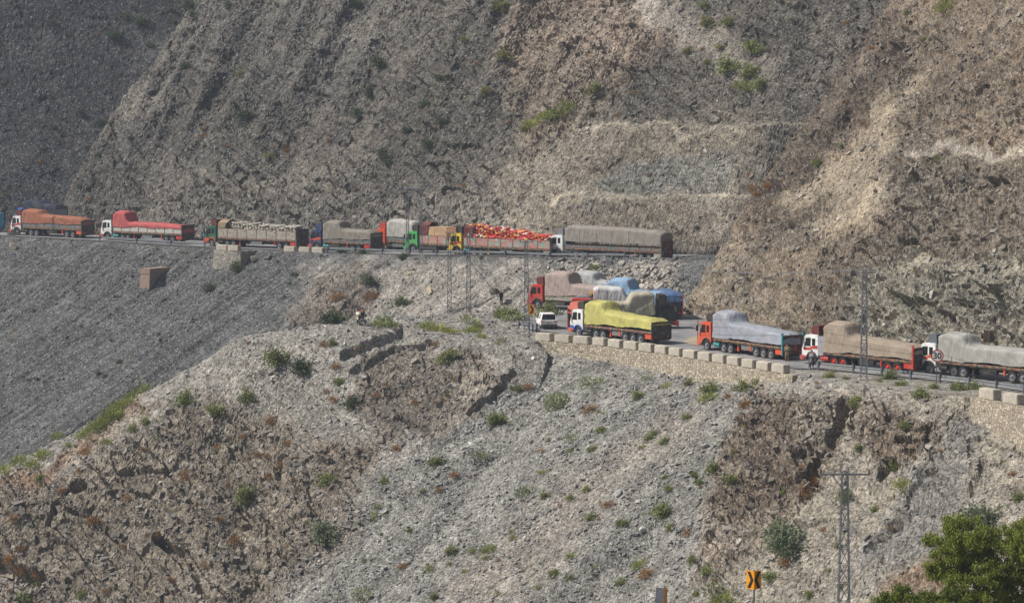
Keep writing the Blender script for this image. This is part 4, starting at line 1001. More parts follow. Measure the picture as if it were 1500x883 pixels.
# ------------------------------------------------------------------ white car
def car():
    p = base(804.5, 306); root = empty('car', p, math.atan2(.99, -.12)); root.location.z = ZLOW + .03
    tag(root, 'white estate car stopped on the verge beside the orange tarpaulin truck', 'car')
    W = PAINT['white']; hw = .93
    # body: sections along the length (x forward from rear bumper), lofted
    secs = [(0.0, .42, .98, .86), (.06, .36, 1.02, .9), (.5, .34, 1.04, .93), (1.0, .34, 1.05, .93), (3.3, .34, 1.0, .93), (4.2, .36, .92, .9), (4.6, .4, .82, .84), (4.72, .46, .7, .74)]
    vs = []; K = 8
    for x, z0, z1, w in secs:
        ring = [(w * .9, z0), (w, z0 + .12), (w * 1.01, (z0 + z1) / 2), (w * .95, z1), (-w * .95, z1), (-w * 1.01, (z0 + z1) / 2), (-w, z0 + .12), (-w * .9, z0)]
        vs += [(x, y, z) for y, z in ring]
    n = len(secs); fs = [(i * K + j, i * K + (j + 1) % K, (i + 1) * K + (j + 1) % K, (i + 1) * K + j) for i in range(n - 1) for j in range(K)] + [tuple(range(K - 1, -1, -1)), tuple((n - 1) * K + j for j in range(K))]
    MB().add(vs, fs).build('body', W, root)
    gs = [(.08, 1.0, .84), (.42, 1.6, .66), (.7, 1.66, .66), (2.4, 1.64, .66), (3.4, 1.0, .82)]
    vs = []
    for x, z, w in gs: vs += [(x, w, z), (x, -w, z)]
    b0 = [(.08, .86, 1.0), (3.4, .86, 1.0), (3.4, -.86, 1.0), (.08, -.86, 1.0)]
    cabin = MB(); cabin.add([(.08, .85, 1.0), (.42, .7, 1.6), (2.4, .7, 1.62), (3.4, .85, 1.0), (.08, -.85, 1.0), (.42, -.7, 1.6), (2.4, -.7, 1.62), (3.4, -.85, 1.0)], [(0, 1, 2, 3), (7, 6, 5, 4), (0, 4, 5, 1), (2, 6, 7, 3)]); cabin.build('window_glass', GLASS, root)
    MB().hexa([(.34, -.72, 1.58), (2.5, -.72, 1.6), (2.5, .72, 1.6), (.34, .72, 1.58), (.28, -.66, 1.68), (2.3, -.64, 1.68), (2.3, .64, 1.68), (.28, .66, 1.68)]).build('roof', W, root)
    MB().hexa([(.18, -.6, 1.66), (.4, -.62, 1.69), (.4, .62, 1.69), (.18, .6, 1.66), (.18, -.6, 1.7), (.4, -.62, 1.73), (.4, .62, 1.73), (.18, .6, 1.7)]).build('roof_spoiler', W, root)
    for s in (-1, 1):
        for x in (.95, 2.1): MB().bar((x - .1, s * .86, 1.0), (x + .05, s * .7, 1.62), .07, .05).build('window_pillar', W, root)
        MB().bar((.06, s * .85, .99), (.36, s * .7, 1.62), .1, .08).build('rear_pillar', W, root)
        MB().box(-.02, .1, min(s * .5, s * .9), max(s * .5, s * .9), .84, .96).build('tail_light', PAINT['red'], root)
        MB().box(2.5, 2.7, min(s * .95, s * 1.1), max(s * .95, s * 1.1), 1.0, 1.14).build('mirror', W, root)
        for x in (.95, 3.75):
            o = link('wheel', WHEEL, None, root); o.location = (x, s * .84, .36); o.scale = (.69, .69, .69); o.rotation_euler = (0, 0, 0 if s > 0 else math.pi)
            link('rim', rim_mesh('silver'), None, o)
    MB().box(-.03, .01, -.28, .28, .7, .82).build('number_plate', PAINT['silver'], root)
    MB().box(-.06, .05, -.88, .88, .38, .55).build('rear_bumper', PAINT['dark'], root)
    return root
car()

# ------------------------------------------------------------------ people
SKIN = mat('skin', rgb(150, 104, 80), .7, dirt=0); HAIR = mat('dark_hair', (.015, .012, .01), .8, dirt=0)
CLOTH = dict(black=mat('cloth_black', rgb(34, 34, 38), .9, dirt=.05), cream=mat('cloth_cream', rgb(222, 214, 198), .9, dirt=.05), grey=mat('cloth_grey', rgb(128, 130, 134), .9, dirt=.05), khaki=mat('cloth_khaki', rgb(128, 112, 84), .9, dirt=.05))
def skin_body(name, joints, edges, m, parent, lvl=1):
    me = bpy.data.meshes.new(name); me.from_pydata([j[0] for j in joints], edges, []); me.update()
    o = link(name, me, m, parent)
    sk = o.modifiers.new('skin', 'SKIN')
    for v, j in zip(me.skin_vertices[0].data, joints): v.radius = (j[1], j[2] if len(j) > 2 else j[1])
    me.skin_vertices[0].data[0].use_root = True
    ss = o.modifiers.new('sub', 'SUBSURF'); ss.levels = lvl; ss.render_levels = lvl
    sk.use_smooth_shade = True
    return o
def person(label, loc, face, pose, top, bottom, cloth_long=True):
    """standing or squatting figure, x forward; body one continuous surface, clothes over it"""
    root = empty('person', loc, math.atan2(face[1], face[0])); tag(root, label, 'person')
    if pose == 'squat':
        hip, kn, ch, nk, hd = .28, .5, .62, .82, .98
        J = [((-.12, 0, hip), .15), ((-.02, 0, .45), .14, .17), ((.08, 0, ch), .14, .19), ((.14, 0, nk), .06), ((.18, 0, hd - .03), .085), ((.2, 0, hd + .07), .08),
             ((-.1, .1, hip), .12), ((.26, .17, kn), .075), ((.02, .15, .09), .05), ((.18, .16, .035), .045),
             ((-.1, -.1, hip), .12), ((.26, -.17, kn), .075), ((.02, -.15, .09), .05), ((.18, -.16, .035), .045),
             ((.1, .2, ch + .1), .06), ((.28, .24, .5), .045), ((.46, .12, .42), .035), ((.1, -.2, ch + .1), .06), ((.28, -.24, .5), .045), ((.46, -.12, .42), .035)]
    else:
        ph = pose == 'phone'
        J = [((0, 0, .95), .13, .16), ((0, 0, 1.15), .12, .15), ((0, 0, 1.36), .12, .18), ((0, 0, 1.52), .055), ((.01, 0, 1.6), .085), ((.015, 0, 1.7), .085),
             ((0, .1, .9), .1), ((.02, .12, .5), .065), ((-.02, .13, .09), .045), ((.14, .15, .035), .04),
             ((0, -.1, .9), .1), ((.03, -.12, .5), .065), ((0, -.13, .09), .045), ((.16, -.15, .035), .04),
             ((0, .21, 1.4), .06), ((-.02, .27, 1.13), .045), ((.1, .24, .88), .035), ((0, -.21, 1.4), .06)]
        J += [((.1, -.3, 1.22), .045), ((.1, -.14, 1.55), .035)] if ph else [((-.02, -.27, 1.13), .045), ((.1, -.24, .88), .035)]
    E = [(0, 1), (1, 2), (2, 3), (3, 4), (4, 5), (0, 6), (6, 7), (7, 8), (8, 9), (0, 10), (10, 11), (11, 12), (12, 13), (2, 14), (14, 15), (15, 16), (2, 17), (17, 18), (18, 19)]
    body = skin_body('body', J, E, SKIN, root)
    cl = CLOTH[top]; cb_ = CLOTH[bottom]
    g = 1.22
    T = [(J[0][0], .16 * g, .18 * g)] + [(J[i][0], J[i][1] * g, (J[i][2] if len(J[i]) > 2 else J[i][1]) * g) for i in (1, 2)] + [(J[i][0], J[i][1] * 1.3) for i in (14, 15)] + [(tuple(.75 * a + .25 * b for a, b in zip(J[16][0], J[15][0])), .05)] + [(J[i][0], J[i][1] * 1.3) for i in (17, 18)] + [(tuple(.75 * a + .25 * b for a, b in zip(J[19][0], J[18][0])), .05)]
    ed = [(0, 1), (1, 2), (2, 3), (3, 4), (4, 5), (2, 6), (6, 7), (7, 8)]
    if cloth_long and pose != 'squat':
        T += [((0, 0, .72), .17, .2), ((0, 0, .5), .18, .22)]; ed += [(0, 9), (9, 10)]
    skin_body('shirt', T, ed, cl, root)
    Lg = [(J[0][0], .15, .17), (J[6][0], .13), (J[7][0], .105), (tuple(.8 * a + .2 * b for a, b in zip(J[8][0], J[7][0])), .075), (J[10][0], .13), (J[11][0], .105), (tuple(.8 * a + .2 * b for a, b in zip(J[12][0], J[11][0])), .075)]
    skin_body('trousers', Lg, [(0, 1), (1, 2), (2, 3), (0, 4), (4, 5), (5, 6)], cb_, root)
    hx, hy, hz = J[5][0]
    MB().ico((hx - .015, hy, hz + .03), .1, .088, .1).build('hair', HAIR, root, smooth=True)
    for s in (-1, 1):
        fx, fy, fz = J[9 if s > 0 else 13][0]; MB().ico((fx - .04, fy, .045), .13, .055, .05).build('shoe', HAIR, root, smooth=True)
        wx, wy, wz = J[16 if s > 0 else 19][0]; fm = MB()
        for k in range(5):
            a = (k - 2) * .02; up = pose == 'phone' and s < 0
            fm.tube((wx, wy + a, wz), (wx + .03 + .01 * (k == 0), wy + a * 1.4, wz + (.09 if up else -.09) + .01 * abs(k - 2)), .01, .008, 5)
        fm.build('fingers', SKIN, body)
    nose = MB().tube((hx + .075, hy, hz - .03), (hx + .1, hy, hz - .055), .012, .018, 6); nose.build('nose', SKIN, body)
    return root
def stand(px, py): 
    h = cast(px, py)[0]; return Vector((h.x, h.y, h.z))
q = stand(734, 445); person('person in black long shirt and trousers standing with a phone to the ear', q, (.3, -.95), 'phone', 'black', 'black')
q = stand(525, 476); person('person in a long cream shirt standing on the bare crest', q, (.6, .8), 'stand', 'cream', 'black')
q2 = stand(530.5, 475); person('person in a dark shirt standing beside the cream-shirted one on the crest', q2 + Vector((0, .5, 0)), (-.5, -.85), 'stand', 'black', 'black')
q = stand(532, 477); person('person in grey squatting at the feet of two standing people', q, (-.8, .3), 'squat', 'grey', 'grey')
pA = base(1155, 273.2); person('person in a khaki shirt standing behind the orange cab truck tailboard', Vector((pA.x, pA.y, ZLOW + .03)), (.3, .95), 'stand', 'khaki', 'khaki')
q = gp(1193, 541); person('person in dark clothes at the guard rail beside the red striped cab', Vector((q.x - .2, q.y + .6, ZLOW + .03)), (.6, .8), 'stand', 'grey', 'black')

# ------------------------------------------------------------------ lattice power poles and wires
LAT = mat('lattice_steel', rgb(128, 132, 138), .7, .1, dirt=.15)
def lattice(loc, h, wb, wt, label, arms=(), rz=0.0, seg=.9, bars=.075, arm_half=1.1, grp='lattice power poles'):
    root = empty('lattice_pole', loc, rz); tag(root, label, 'power pole', grp)
    for sx in (-1, 1):
        for sy in (-1, 1):
            MB().bar((sx * wb, sy * wb, -.6), (sx * wt, sy * wt, h), bars, bars).build('leg', LAT, root)
    m = MB(); n = int(h / seg)
    def c(k, sx, sy): f = k / n; w = wb + (wt - wb) * f; return (sx * w, sy * w, h * f)
    for k in range(n):
        for (a, b) in (((-1, -1), (1, -1)), ((1, -1), (1, 1)), ((1, 1), (-1, 1)), ((-1, 1), (-1, -1))):
            p, q_ = (a, b) if k % 2 else (b, a)
            m.bar(c(k, *p), c(k + 1, *q_), bars * .6); m.bar(c(k + 1, *a), c(k + 1, *b), bars * .6)
    o = m.build('bracing', LAT, root); o['kind'] = 'stuff'
    for z, half in arms:
        a = MB(); a.bar((-half, 0, z), (half, 0, z), .09, .09); a.bar((-half * .55, 0, z), (-wt, 0, z - .7), .05); a.build('crossarm', LAT, root)
        for x in (-half + .05, half - .05):
            MB().tube((x, 0, z + .04), (x, 0, z + .26), .05, .035, 6).build('insulator', PAINT['maroon'], root)
    MB().box(-wb * 1.6, wb * 1.6, -wb * 1.6, wb * 1.6, -.5, .12).build('footing', CONC, root)
    return root
POLES = {}
def pole_at(key, px, pyb, pyt, wb, wt, label, arms, pos=None, rz=0.0, bars=.075):
    p = pos if pos is not None else cast(px, pyb)[0]
    h = at_d(px, pyt, p.y).z - p.z
    lattice(p, h, wb, wt, label, [(h - .1 - a, hw) for a, hw in arms], rz, bars=bars); POLES[key] = Vector((p.x, p.y, p.z + h))
pole_at('a', 658.5, 460, 341, .27, .16, 'lattice pole on the knoll, the one with tan rock showing past its foot', [(0, .5)])
pole_at('b', 686.5, 461, 341, .27, .16, 'lattice pole on the knoll nearer the standing person in black', [(0, .5)])
pole_at('c', 771, 490, 352, .27, .15, 'lattice pole beside the yellow chevron sign and white car', [(.1, .7)])
p, t_ = up_at(597, -.8); pole_at('d', 597, 380, 276, .2, .14, 'lattice pole of the twin frame over the pale tarpaulin truck, beside its cab', [(.1, .6)], Vector((p.x, p.y, gz(p.x, p.y))))
p, t_ = up_at(617, -.8); pole_at('e', 617, 380, 276, .2, .14, 'lattice pole of the twin frame over the pale tarpaulin truck, by its cartons', [(.1, .6)], Vector((p.x, p.y, gz(p.x, p.y))))
pole_at('f', 1265, 556, 396, .3, .17, 'tall lattice pole in front of the tan tarpaulin truck', [(.1, 1.0)])
pf = Vector(((1242 - CX) / FPX * 141, 141, 0)); pf.z = gz(pf.x, pf.y)
pole_at('g', 1240, 0, 690, .34, .14, 'tapering lattice pole with a wide T crossarm rising from the ravine', [(.05, 1.25)], pf, bars=.06)
p, t_ = up_at(20, -1.0); pole_at('h', 20, 350, 250, .14, .1, 'slim lattice pole at the rust tarpaulin truck', [(.1, .5)], Vector((p.x, p.y, gz(p.x, p.y))), bars=.04)
WIRE = mat('wire', rgb(120, 124, 128), .5, .3, dirt=0)
def wire(a, b, sag, label, r=.014):
    n = 14; m = MB(); pts = []
    for i in range(n + 1):
        f = i / n; p = a.lerp(b, f); p.z -= sag * 4 * f * (1 - f); pts.append(p)
    for p0, p1 in zip(pts[:-1], pts[1:]): m.tube(p0, p1, r, n=4, cap=False)
    tag(m.build('power_line', WIRE), label, 'cable', 'power lines')
up_ = Vector((0, 0, .15))
for dx in (-.9, 0, .9):
    wire(POLES['f'] + Vector((dx, 0, .15)), Vector((62 + dx, 226, zof(470, 226) + dx * .6)), 2.0, 'sagging power line strung from the tall pole over the grey tarpaulin truck')
    wire(POLES['c'] + Vector((dx * .7, 0, .1)), POLES['f'] + Vector((dx, 0, .15)), 1.6, 'power line spanning the hairpin between two lattice poles')
for dx in (-.4, .4):
    wire(POLES['a'] + Vector((dx, 0, .1)), POLES['c'] + Vector((dx, 0, 0)), .6, 'short power line slanting past the yellow cab truck')
    wire(POLES['d'] + Vector((dx, 0, .1)), POLES['a'] + Vector((dx, 0, .1)), .5, 'power line from the twin frame down to the knoll')
    wire(POLES['h'] + Vector((dx, 0, .1)), POLES['d'] + Vector((dx, 0, .1)), 4.5, 'long sagging power line across the back mountain')
fr = MB(); fr.bar(POLES['d'] + Vector((-.5, .2, .05)), POLES['e'] + Vector((.5, .2, .05)), .12, .12); tag(fr.build('frame_beam', LAT), 'steel beam joining the twin lattice poles above the lime cab', 'beam')
for k in (1, 2):                              # stays
    m = MB(); m.tube(POLES['ab'[k - 1]] + Vector((0, 0, -.3)), cast(690 + 38 * k, 452 - 20 * k)[0], .03, n=5); tag(m.build('stay_wire', WIRE), 'steel stay wire running down from the %s' % ('first knoll pole' if k == 1 else 'knoll pole beside the person in black'), 'cable')

# ------------------------------------------------------------------ signs
YEL = mat('sign_yellow', rgb(240, 158, 16), .5, dirt=.06, var=.05); BLK = mat('sign_black', (.02, .02, .022), .6, dirt=.05); WHT = mat('sign_white', rgb(205, 203, 198), .6, dirt=.1); REDS = mat('sign_red', rgb(150, 28, 36), .6, dirt=.1)
def chevron_panel(root, w, h, d, ang, x0=0.0, name='panel', back=STEELD):
    """one chevron panel hinged on the post, turned by ang"""
    o = MB().box(0, w, 0, .03, 0, h).build(name, YEL, root); o.location = (x0, 0, d); o.rotation_euler = (0, 0, ang)
    k = MB(); y = -.006
    pts = lambda s: [(w * (.18 if s else .82), h * .94), (w * (.42 if s else .58), h * .94), (w * (.78 if s else .22), h * .5), (w * (.42 if s else .58), h * .06), (w * (.18 if s else .82), h * .06), (w * (.54 if s else .46), h * .5)]
    P_ = pts(ang > 0) if False else pts(w > 0)
    k.add([(x, y, z) for x, z in P_] + [(x, .0, z) for x, z in P_], [(0, 1, 2, 5), (5, 2, 3, 4)] + [(i, 6 + i, 6 + (i + 1) % 6, (i + 1) % 6) for i in range(6)])
    k.build('chevron_mark', BLK, o); return o
def chevron_sign(loc, ph, w, h, label, double=True, rz=0.0, flip=False):
    root = empty('chevron_sign', loc, rz); tag(root, label, 'road sign')
    MB().tube((0, .06, -.5), (0, .06, ph + h), .04, n=8).build('post', STEELD, root)
    if double:
        chevron_panel(root, w, h, ph, math.radians(30)); chevron_panel(root, -w, h, ph, math.radians(-30))
    else:
        chevron_panel(root, w, h, ph, 0, -w / 2)
    return root
p = Vector(((1109 - CX) / FPX * 130, 130, 0)); p.z = gz(p.x, p.y); ztop = at_d(1109, 836, 130).z
def chev2(loc, zt):
    root = empty('chevron_sign', loc); tag(root, 'yellow two-sided chevron sign with black arrows by the acacia tree', 'road sign')
    ph = zt - loc.z - .86
    MB().tube((0, .06, -.5), (0, .06, ph + .9), .04, n=8).build('post', STEELD, root)
    for s in (1, -1):
        w, h = .43, .86; ang = math.radians(38) * s
        o = MB().box(min(0, s * w), max(0, s * w), 0, .03, 0, h).build('panel', YEL, root); o.location = (0, 0, ph); o.rotation_euler = (0, 0, ang)
        a = lambda f: s * w * f
        if s > 0: P_ = [(a(.5), h * .94), (a(.92), h * .94), (a(.42), h * .5), (a(.92), h * .06), (a(.5), h * .06), (a(.03), h * .5)]
        else: P_ = [(a(.88), h * .94), (a(.48), h * .94), (a(.08), h * .5), (a(.48), h * .06), (a(.88), h * .06), (a(.45), h * .5)]
        k = MB(); k.add([(x, -.008, z) for x, z in P_], [(0, 1, 2, 5), (5, 2, 3, 4)]); k.build('chevron_mark', BLK, o)
chev2(p, ztop)
p = Vector(((972 - CX) / FPX * 130, 130, 0)); p.z = gz(p.x, p.y); zt = at_d(972, 861, 130).z
root = empty('chevron_sign', p); tag(root, 'chevron sign turned edge on showing its grey back', 'road sign'); ph = zt - p.z - .86
MB().tube((.12, .06, -.5), (.12, .06, ph + .9), .04, n=8).build('post', STEELD, root)
o = MB().box(-.46, 0, 0, .03, 0, .86).build('back_panel', STEELD, root); o.location = (.12, 0, ph); o.rotation_euler = (0, 0, math.radians(-35))
o = MB().box(0, .3, 0, .03, 0, .86).build('panel', YEL, root); o.location = (.13, .0, ph); o.rotation_euler = (0, 0, math.radians(62))
p = cast(776, 492)[0]
root = empty('chevron_sign', p, 0); tag(root, 'small yellow sign with a black arrow beside the white car', 'road sign')
zt = at_d(778, 446, p.y).z - p.z
MB().tube((0, .06, -.4), (0, .06, zt), .04, n=8).build('post', STEELD, root)
o = MB().box(-.1, .5, 0, .03, zt - 1.05, zt).build('panel', YEL, root)
w, h, zb_ = .6, 1.05, zt - 1.05
P_ = [(-.02, zb_ + h * .92), (.16, zb_ + h * .92), (.44, zb_ + h * .5), (.16, zb_ + h * .08), (-.02, zb_ + h * .08), (.24, zb_ + h * .5)]
MB().add([(x, -.008, z) for x, z in P_], [(0, 5, 2, 1), (5, 4, 3, 2)]).build('chevron_mark', BLK, o)
# speed limit
gq = gp(1370, 561); zt = at_d(1373, 521, gq.y).z
root = empty('speed_sign', Vector((gq.x, gq.y, ZLOW - .3))); tag(root, 'round red-rimmed speed limit sign reading 30 in front of the grey tarpaulin truck', 'road sign')
zc_ = zt - (ZLOW - .3); dx = at_d(1373, 521, gq.y).x - gq.x
MB().tube((dx * .6, .05, -.5), (dx * .6, .05, zc_ + .3), .045, n=8).build('post', STEELD, root)
def disc(r0, r1, y, name, m, parent, n=40):
    vs = []; 
    for i in range(n):
        a = 2 * math.pi * i / n; vs += [(dx + r0 * math.cos(a), y, zc_ + r0 * math.sin(a)), (dx + r1 * math.cos(a), y, zc_ + r1 * math.sin(a))]
    return MB().add(vs, [(2 * i, 2 * ((i + 1) % n), 2 * ((i + 1) % n) + 1, 2 * i + 1) for i in range(n)]).build(name, m, parent)
mb = MB().tube((dx, -.01, zc_), (dx, .02, zc_), .575, n=40); pl = mb.build('plate', WHT, root)
disc(.47, .575, -.016, 'red_rim', REDS, pl)
cu = bpy.data.curves.new('number', 'FONT'); cu.body = '30'; cu.align_x = 'CENTER'; cu.align_y = 'CENTER'; cu.size = .78; cu.offset = .018; cu.extrude = .002
tmp = bpy.data.objects.new('tmp', cu); COL.objects.link(tmp); dg = bpy.context.evaluated_depsgraph_get()
nme = bpy.data.meshes.new_from_object(tmp.evaluated_get(dg)); bpy.data.objects.remove(tmp); nme.materials.clear(); nme.materials.append(BLK)
to = link('number', nme, None, pl); to.location = (dx, -.02, zc_ - .01); to.rotation_euler = (math.pi / 2, 0, 0)
root.rotation_euler = (0, 0, math.radians(-18))
# weathered sign on the rock wall side of the road
sg = Vector(((1452 - CX) / FPX * 262, 262, 0)); sg.z = gz(sg.x, sg.y)
root = empty('sign_board', sg); tag(root, 'rusty square sign board seen from behind at the foot of the rock wall', 'road sign')
zt = at_d(1452, 484, 262).z - sg.z
MB().tube((0, -.06, -.4), (0, -.06, zt), .05, n=8).build('post', STEELD, root)
MB().box(-.5, .5, 0, .04, zt - 1.1, zt).build('panel', mat('rusty_sheet', rgb(120, 98, 74), .9), root)

# ------------------------------------------------------------------ loose stones (beyond counting)
def stone_mat():
    m, nt, b = new_mat('broken_stone'); at = nt.nodes.new('ShaderNodeAttribute'); at.attribute_name = 'Col'
    n = nt.nodes.new('ShaderNodeTexNoise'); n.inputs['Scale'].default_value = 5; g = nt.nodes.new('ShaderNodeNewGeometry'); nt.links.new(g.outputs['Position'], n.inputs['Vector'])
    r = nt.nodes.new('ShaderNodeMapRange'); r.inputs[1].default_value = .3; r.inputs[2].default_value = .7; r.inputs[3].default_value = .8; r.inputs[4].default_value = 1.2; nt.links.new(n.outputs['Fac'], r.inputs[0])
    v = nt.nodes.new('ShaderNodeVectorMath'); v.operation = 'SCALE'; nt.links.new(at.outputs['Color'], v.inputs[0]); nt.links.new(r.outputs[0], v.inputs[3]); nt.links.new(v.outputs[0], b.inputs['Base Color'])
    b.inputs['Roughness'].default_value = .9; b.inputs['Specular IOR Level'].default_value = .2; return m
STM = stone_mat()
def stones(name, mask, count, smin, smax, label, seed, flat_=.4, tint=None, light=.5):
    q = np.random.RandomState(seed)
    idv = np.flatnonzero(mask.ravel())
    w = mask.ravel()[idv].astype(np.float64); w /= w.sum()
    pick = q.choice(idv, count, p=w)
    c = V[pick] + q.normal(0, .05, (count, 3)); nrm = NN.reshape(-1, 3)[pick]
    size = smin * (smax / smin) ** (q.rand(count) ** 2.6)
    t = q.normal(size=(count, 3)); t -= (t * nrm).sum(1)[:, None] * nrm; t /= np.linalg.norm(t, axis=1)[:, None]
    n2 = nrm + q.normal(0, .35, (count, 3)); n2 /= np.linalg.norm(n2, axis=1)[:, None]
    t -= (t * n2).sum(1)[:, None] * n2; t /= np.linalg.norm(t, axis=1)[:, None]; bt = np.cross(n2, t)
    box = np.array([(-1, -1, -1), (1, -1, -1), (1, 1, -1), (-1, 1, -1), (-1, -1, 1), (1, -1, 1), (1, 1, 1), (-1, 1, 1)], np.float64)
    B = box[None] * (1 + q.uniform(-.45, .2, (count, 8, 3)))
    sx = size * q.uniform(.7, 1.3, count); sy = size * q.uniform(.4, .8, count); sz = size * q.uniform(.15, flat_, count)
    P = c[:, None] + B[..., :1] * (t * sx[:, None])[:, None] + B[..., 1:2] * (bt * sy[:, None])[:, None] + B[..., 2:3] * (n2 * sz[:, None])[:, None] + (n2 * (sz * .3)[:, None])[:, None]
    F = np.array([(3, 2, 1, 0), (4, 5, 6, 7), (0, 1, 5, 4), (1, 2, 6, 5), (2, 3, 7, 6), (3, 0, 4, 7)])
    Q_ = (F[None] + (np.arange(count) * 8)[:, None, None]).reshape(-1, 4)
    base_ = lin_np(COLR.reshape(-1, 3)[pick]) * ALB
    k = np.where(q.rand(count) < light * .22, q.uniform(1.2, 1.8, count), q.uniform(.62, 1.25, count))
    cc = base_ * k[:, None]; cc = np.clip(cc + (cc.mean(1, keepdims=True) - cc) * .4, .02, .62)
    me = np_mesh(name, P.reshape(-1, 3), Q_, np.repeat(cc, 8, 0).astype(np.float32))
    o = link(name, me, STM); tag(o, label, 'stones', kind='stuff'); return o
visf = vis & (flat < .5)
inpic = visf & (PXg > -120) & (PXg < 1620) & (PYg > -60) & (PYg < 960)
ar = np.broadcast_to((np.gradient(ys)[:, None] * YY), XX.shape)
clump = sstep(-.25, .45, fbm((XX, YY, H), .22, 3, off=21.)) + .15
stones('scree_stones', inpic * (OWN == 1) * (SCREE > .5) * ar * clump, 20000, .04, .25, 'grey broken stones strewn over the scree below the parapet', 1, light=.5)
stones('slope_stones', inpic * (OWN == 1) * (SCREE <= .5) * ar * clump, 13000, .05, .34, 'tan and brown stones strewn over the promontory', 2, light=.5)
stones('crag_slabs', inpic * (OWN == 1) * (ROCK > .5) * ar * clump, 6000, .08, .45, 'brown rock slabs jutting from the crags of the promontory', 12, .35, light=.7)
stones('valley_stones', inpic * (OWN == 2) * ar * clump, 11000, .05, .3, 'grey stones strewn over the valley slope under the upper road', 3, light=.5)
stones('rubble', inpic * (OWN == 4) * ar * (ROCK > .3) * clump, 8000, .07, .38, 'brown rock rubble caught on the wall beside the lower road', 4, .55, light=.6)
stones('mountain_rubble', inpic * (OWN == 3) * ar * clump, 8000, .07, .34, 'grey rock rubble caught on the back mountain', 5, .55, light=.35)
stones('riprap', inpic * (OWN == 2) * (PXg > 800) * (PXg < 1000) * ar, 1800, .12, .5, 'coarse tan riprap below the upper road verge', 6, .7, light=1)

# boulders one can pick out
def boulder(px, py, wpx, hgt, label, col, seed, fl=.7):
    h = cast(px, py)
    if not h: return
    r = wpx / FPX * h[0].y * .5
    bm = bmesh.new(); bmesh.ops.create_icosphere(bm, subdivisions=2, radius=1)
    q = np.random.RandomState(seed)
    cuts = q.normal(size=(9, 3)); cuts /= np.linalg.norm(cuts, axis=1)[:, None]
    for v in bm.verts:
        p = np.array(v.co)
        for c_ in cuts:
            d = p @ c_ - .55
            if d > 0: p = p - c_ * d
        v.co = Vector(p) * r; v.co.z *= hgt; v.co.y *= fl
    me = bpy.data.meshes.new('boulder'); bm.to_mesh(me); bm.free()
    me.materials.append(mat('boulder_%d_%d_%d' % col, rgb(*col), .95, scale=2.2, var=.16, bump=.5, dirt=.2))
    o = link('boulder', me); o.location = h[0] + h[1] * r * .15; o.rotation_euler = (rnd.uniform(-.3, .3), rnd.uniform(-.4, .4), rnd.uniform(0, 3)); tag(o, label, 'boulder'); return o
BL = [(630, 428, 15, 1.25, 'upright tan boulder on the slope between pole and bush', (196, 178, 150)), (724, 428, 22, .8, 'dark rounded boulder beside the person in black', (104, 98, 90)), (742, 424, 16, .5, 'pale slab leaning above the person in black', (176, 170, 158)),
      (20, 362, 24, .7, 'grey boulder on the verge below the rust tarpaulin truck', (128, 122, 112)), (98, 345, 14, .7, 'pale boulder at the rust truck tailboard', (170, 160, 142)), (375, 381, 30, .45, 'dark slanting slab beside the stone pier', (112, 108, 100)), (392, 379, 18, .5, 'small dark slab next to the slanting one', (108, 104, 98)),
      (905, 723, 22, .6, 'grey slab boulder on the scree beside a dry brown tuft', (160, 160, 156)), (935, 735, 14, .7, 'pale slab just below the grey slab boulder', (186, 184, 178)), (942, 776, 18, .7, 'white broken block at the lone round green shrub', (214, 212, 206)), (985, 774, 13, .6, 'small white block beside the dry tuft at the scree edge', (212, 210, 204)),
      (794, 823, 18, .5, 'flat grey slab between lime tufts on the scree', (158, 154, 146)), (1033, 655, 22, .7, 'grey slab at the edge of the dark outcrop', (150, 152, 150)), (1190, 760, 14, .6, 'pale flat rock under the bushy grey shrub', (196, 190, 178)),
      (600, 402, 14, .6, 'tan rock on the slope below the lime cab', (176, 160, 136)), (780, 525, 8, .9, 'small white rock below the parapet end', (224, 222, 216)), (658, 660, 12, .5, 'pale stone slab in the dry brush hollow', (186, 176, 160))]
for k, (px, py, wp, hg, lb, c_) in enumerate(BL): boulder(px, py, wp, hg, lb, c_, k + 3)

# ------------------------------------------------------------------ plants
def leaf_mat(name, c, c2):
    m, nt, b = new_mat(name); at = nt.nodes.new('ShaderNodeAttribute'); at.attribute_name = 'Col'
    oi = nt.nodes.new('ShaderNodeObjectInfo'); mx = nt.nodes.new('ShaderNodeMixRGB'); mx.inputs[1].default_value = (*c, 1); mx.inputs[2].default_value = (*c2, 1)
    sp_ = nt.nodes.new('ShaderNodeSeparateColor'); nt.links.new(at.outputs['Color'], sp_.inputs[0])
    ad = nt.nodes.new('ShaderNodeMath'); ad.operation = 'ADD'; ad.use_clamp = True; mu = nt.nodes.new('ShaderNodeMath'); mu.operation = 'MULTIPLY'; mu.inputs[1].default_value = .45
    nt.links.new(oi.outputs['Random'], mu.inputs[0]); mu2 = nt.nodes.new('ShaderNodeMath'); mu2.operation = 'MULTIPLY'; mu2.inputs[1].default_value = .6; nt.links.new(sp_.outputs[0], mu2.inputs[0])
    nt.links.new(mu.outputs[0], ad.inputs[0]); nt.links.new(mu2.outputs[0], ad.inputs[1]); nt.links.new(ad.outputs[0], mx.inputs[0]); nt.links.new(mx.outputs[0], b.inputs['Base Color'])
    b.inputs['Roughness'].default_value = .8; b.inputs['Specular IOR Level'].default_value = .15
    tr = nt.nodes.new('ShaderNodeBsdfTranslucent'); ms = nt.nodes.new('ShaderNodeMixShader'); ms.inputs[0].default_value = .22; out = nt.nodes['Material Output']
    nt.links.new(mx.outputs[0], tr.inputs[0]); nt.links.new(b.outputs[0], ms.inputs[1]); nt.links.new(tr.outputs[0], ms.inputs[2]); nt.links.new(ms.outputs[0], out.inputs[0])
    return m
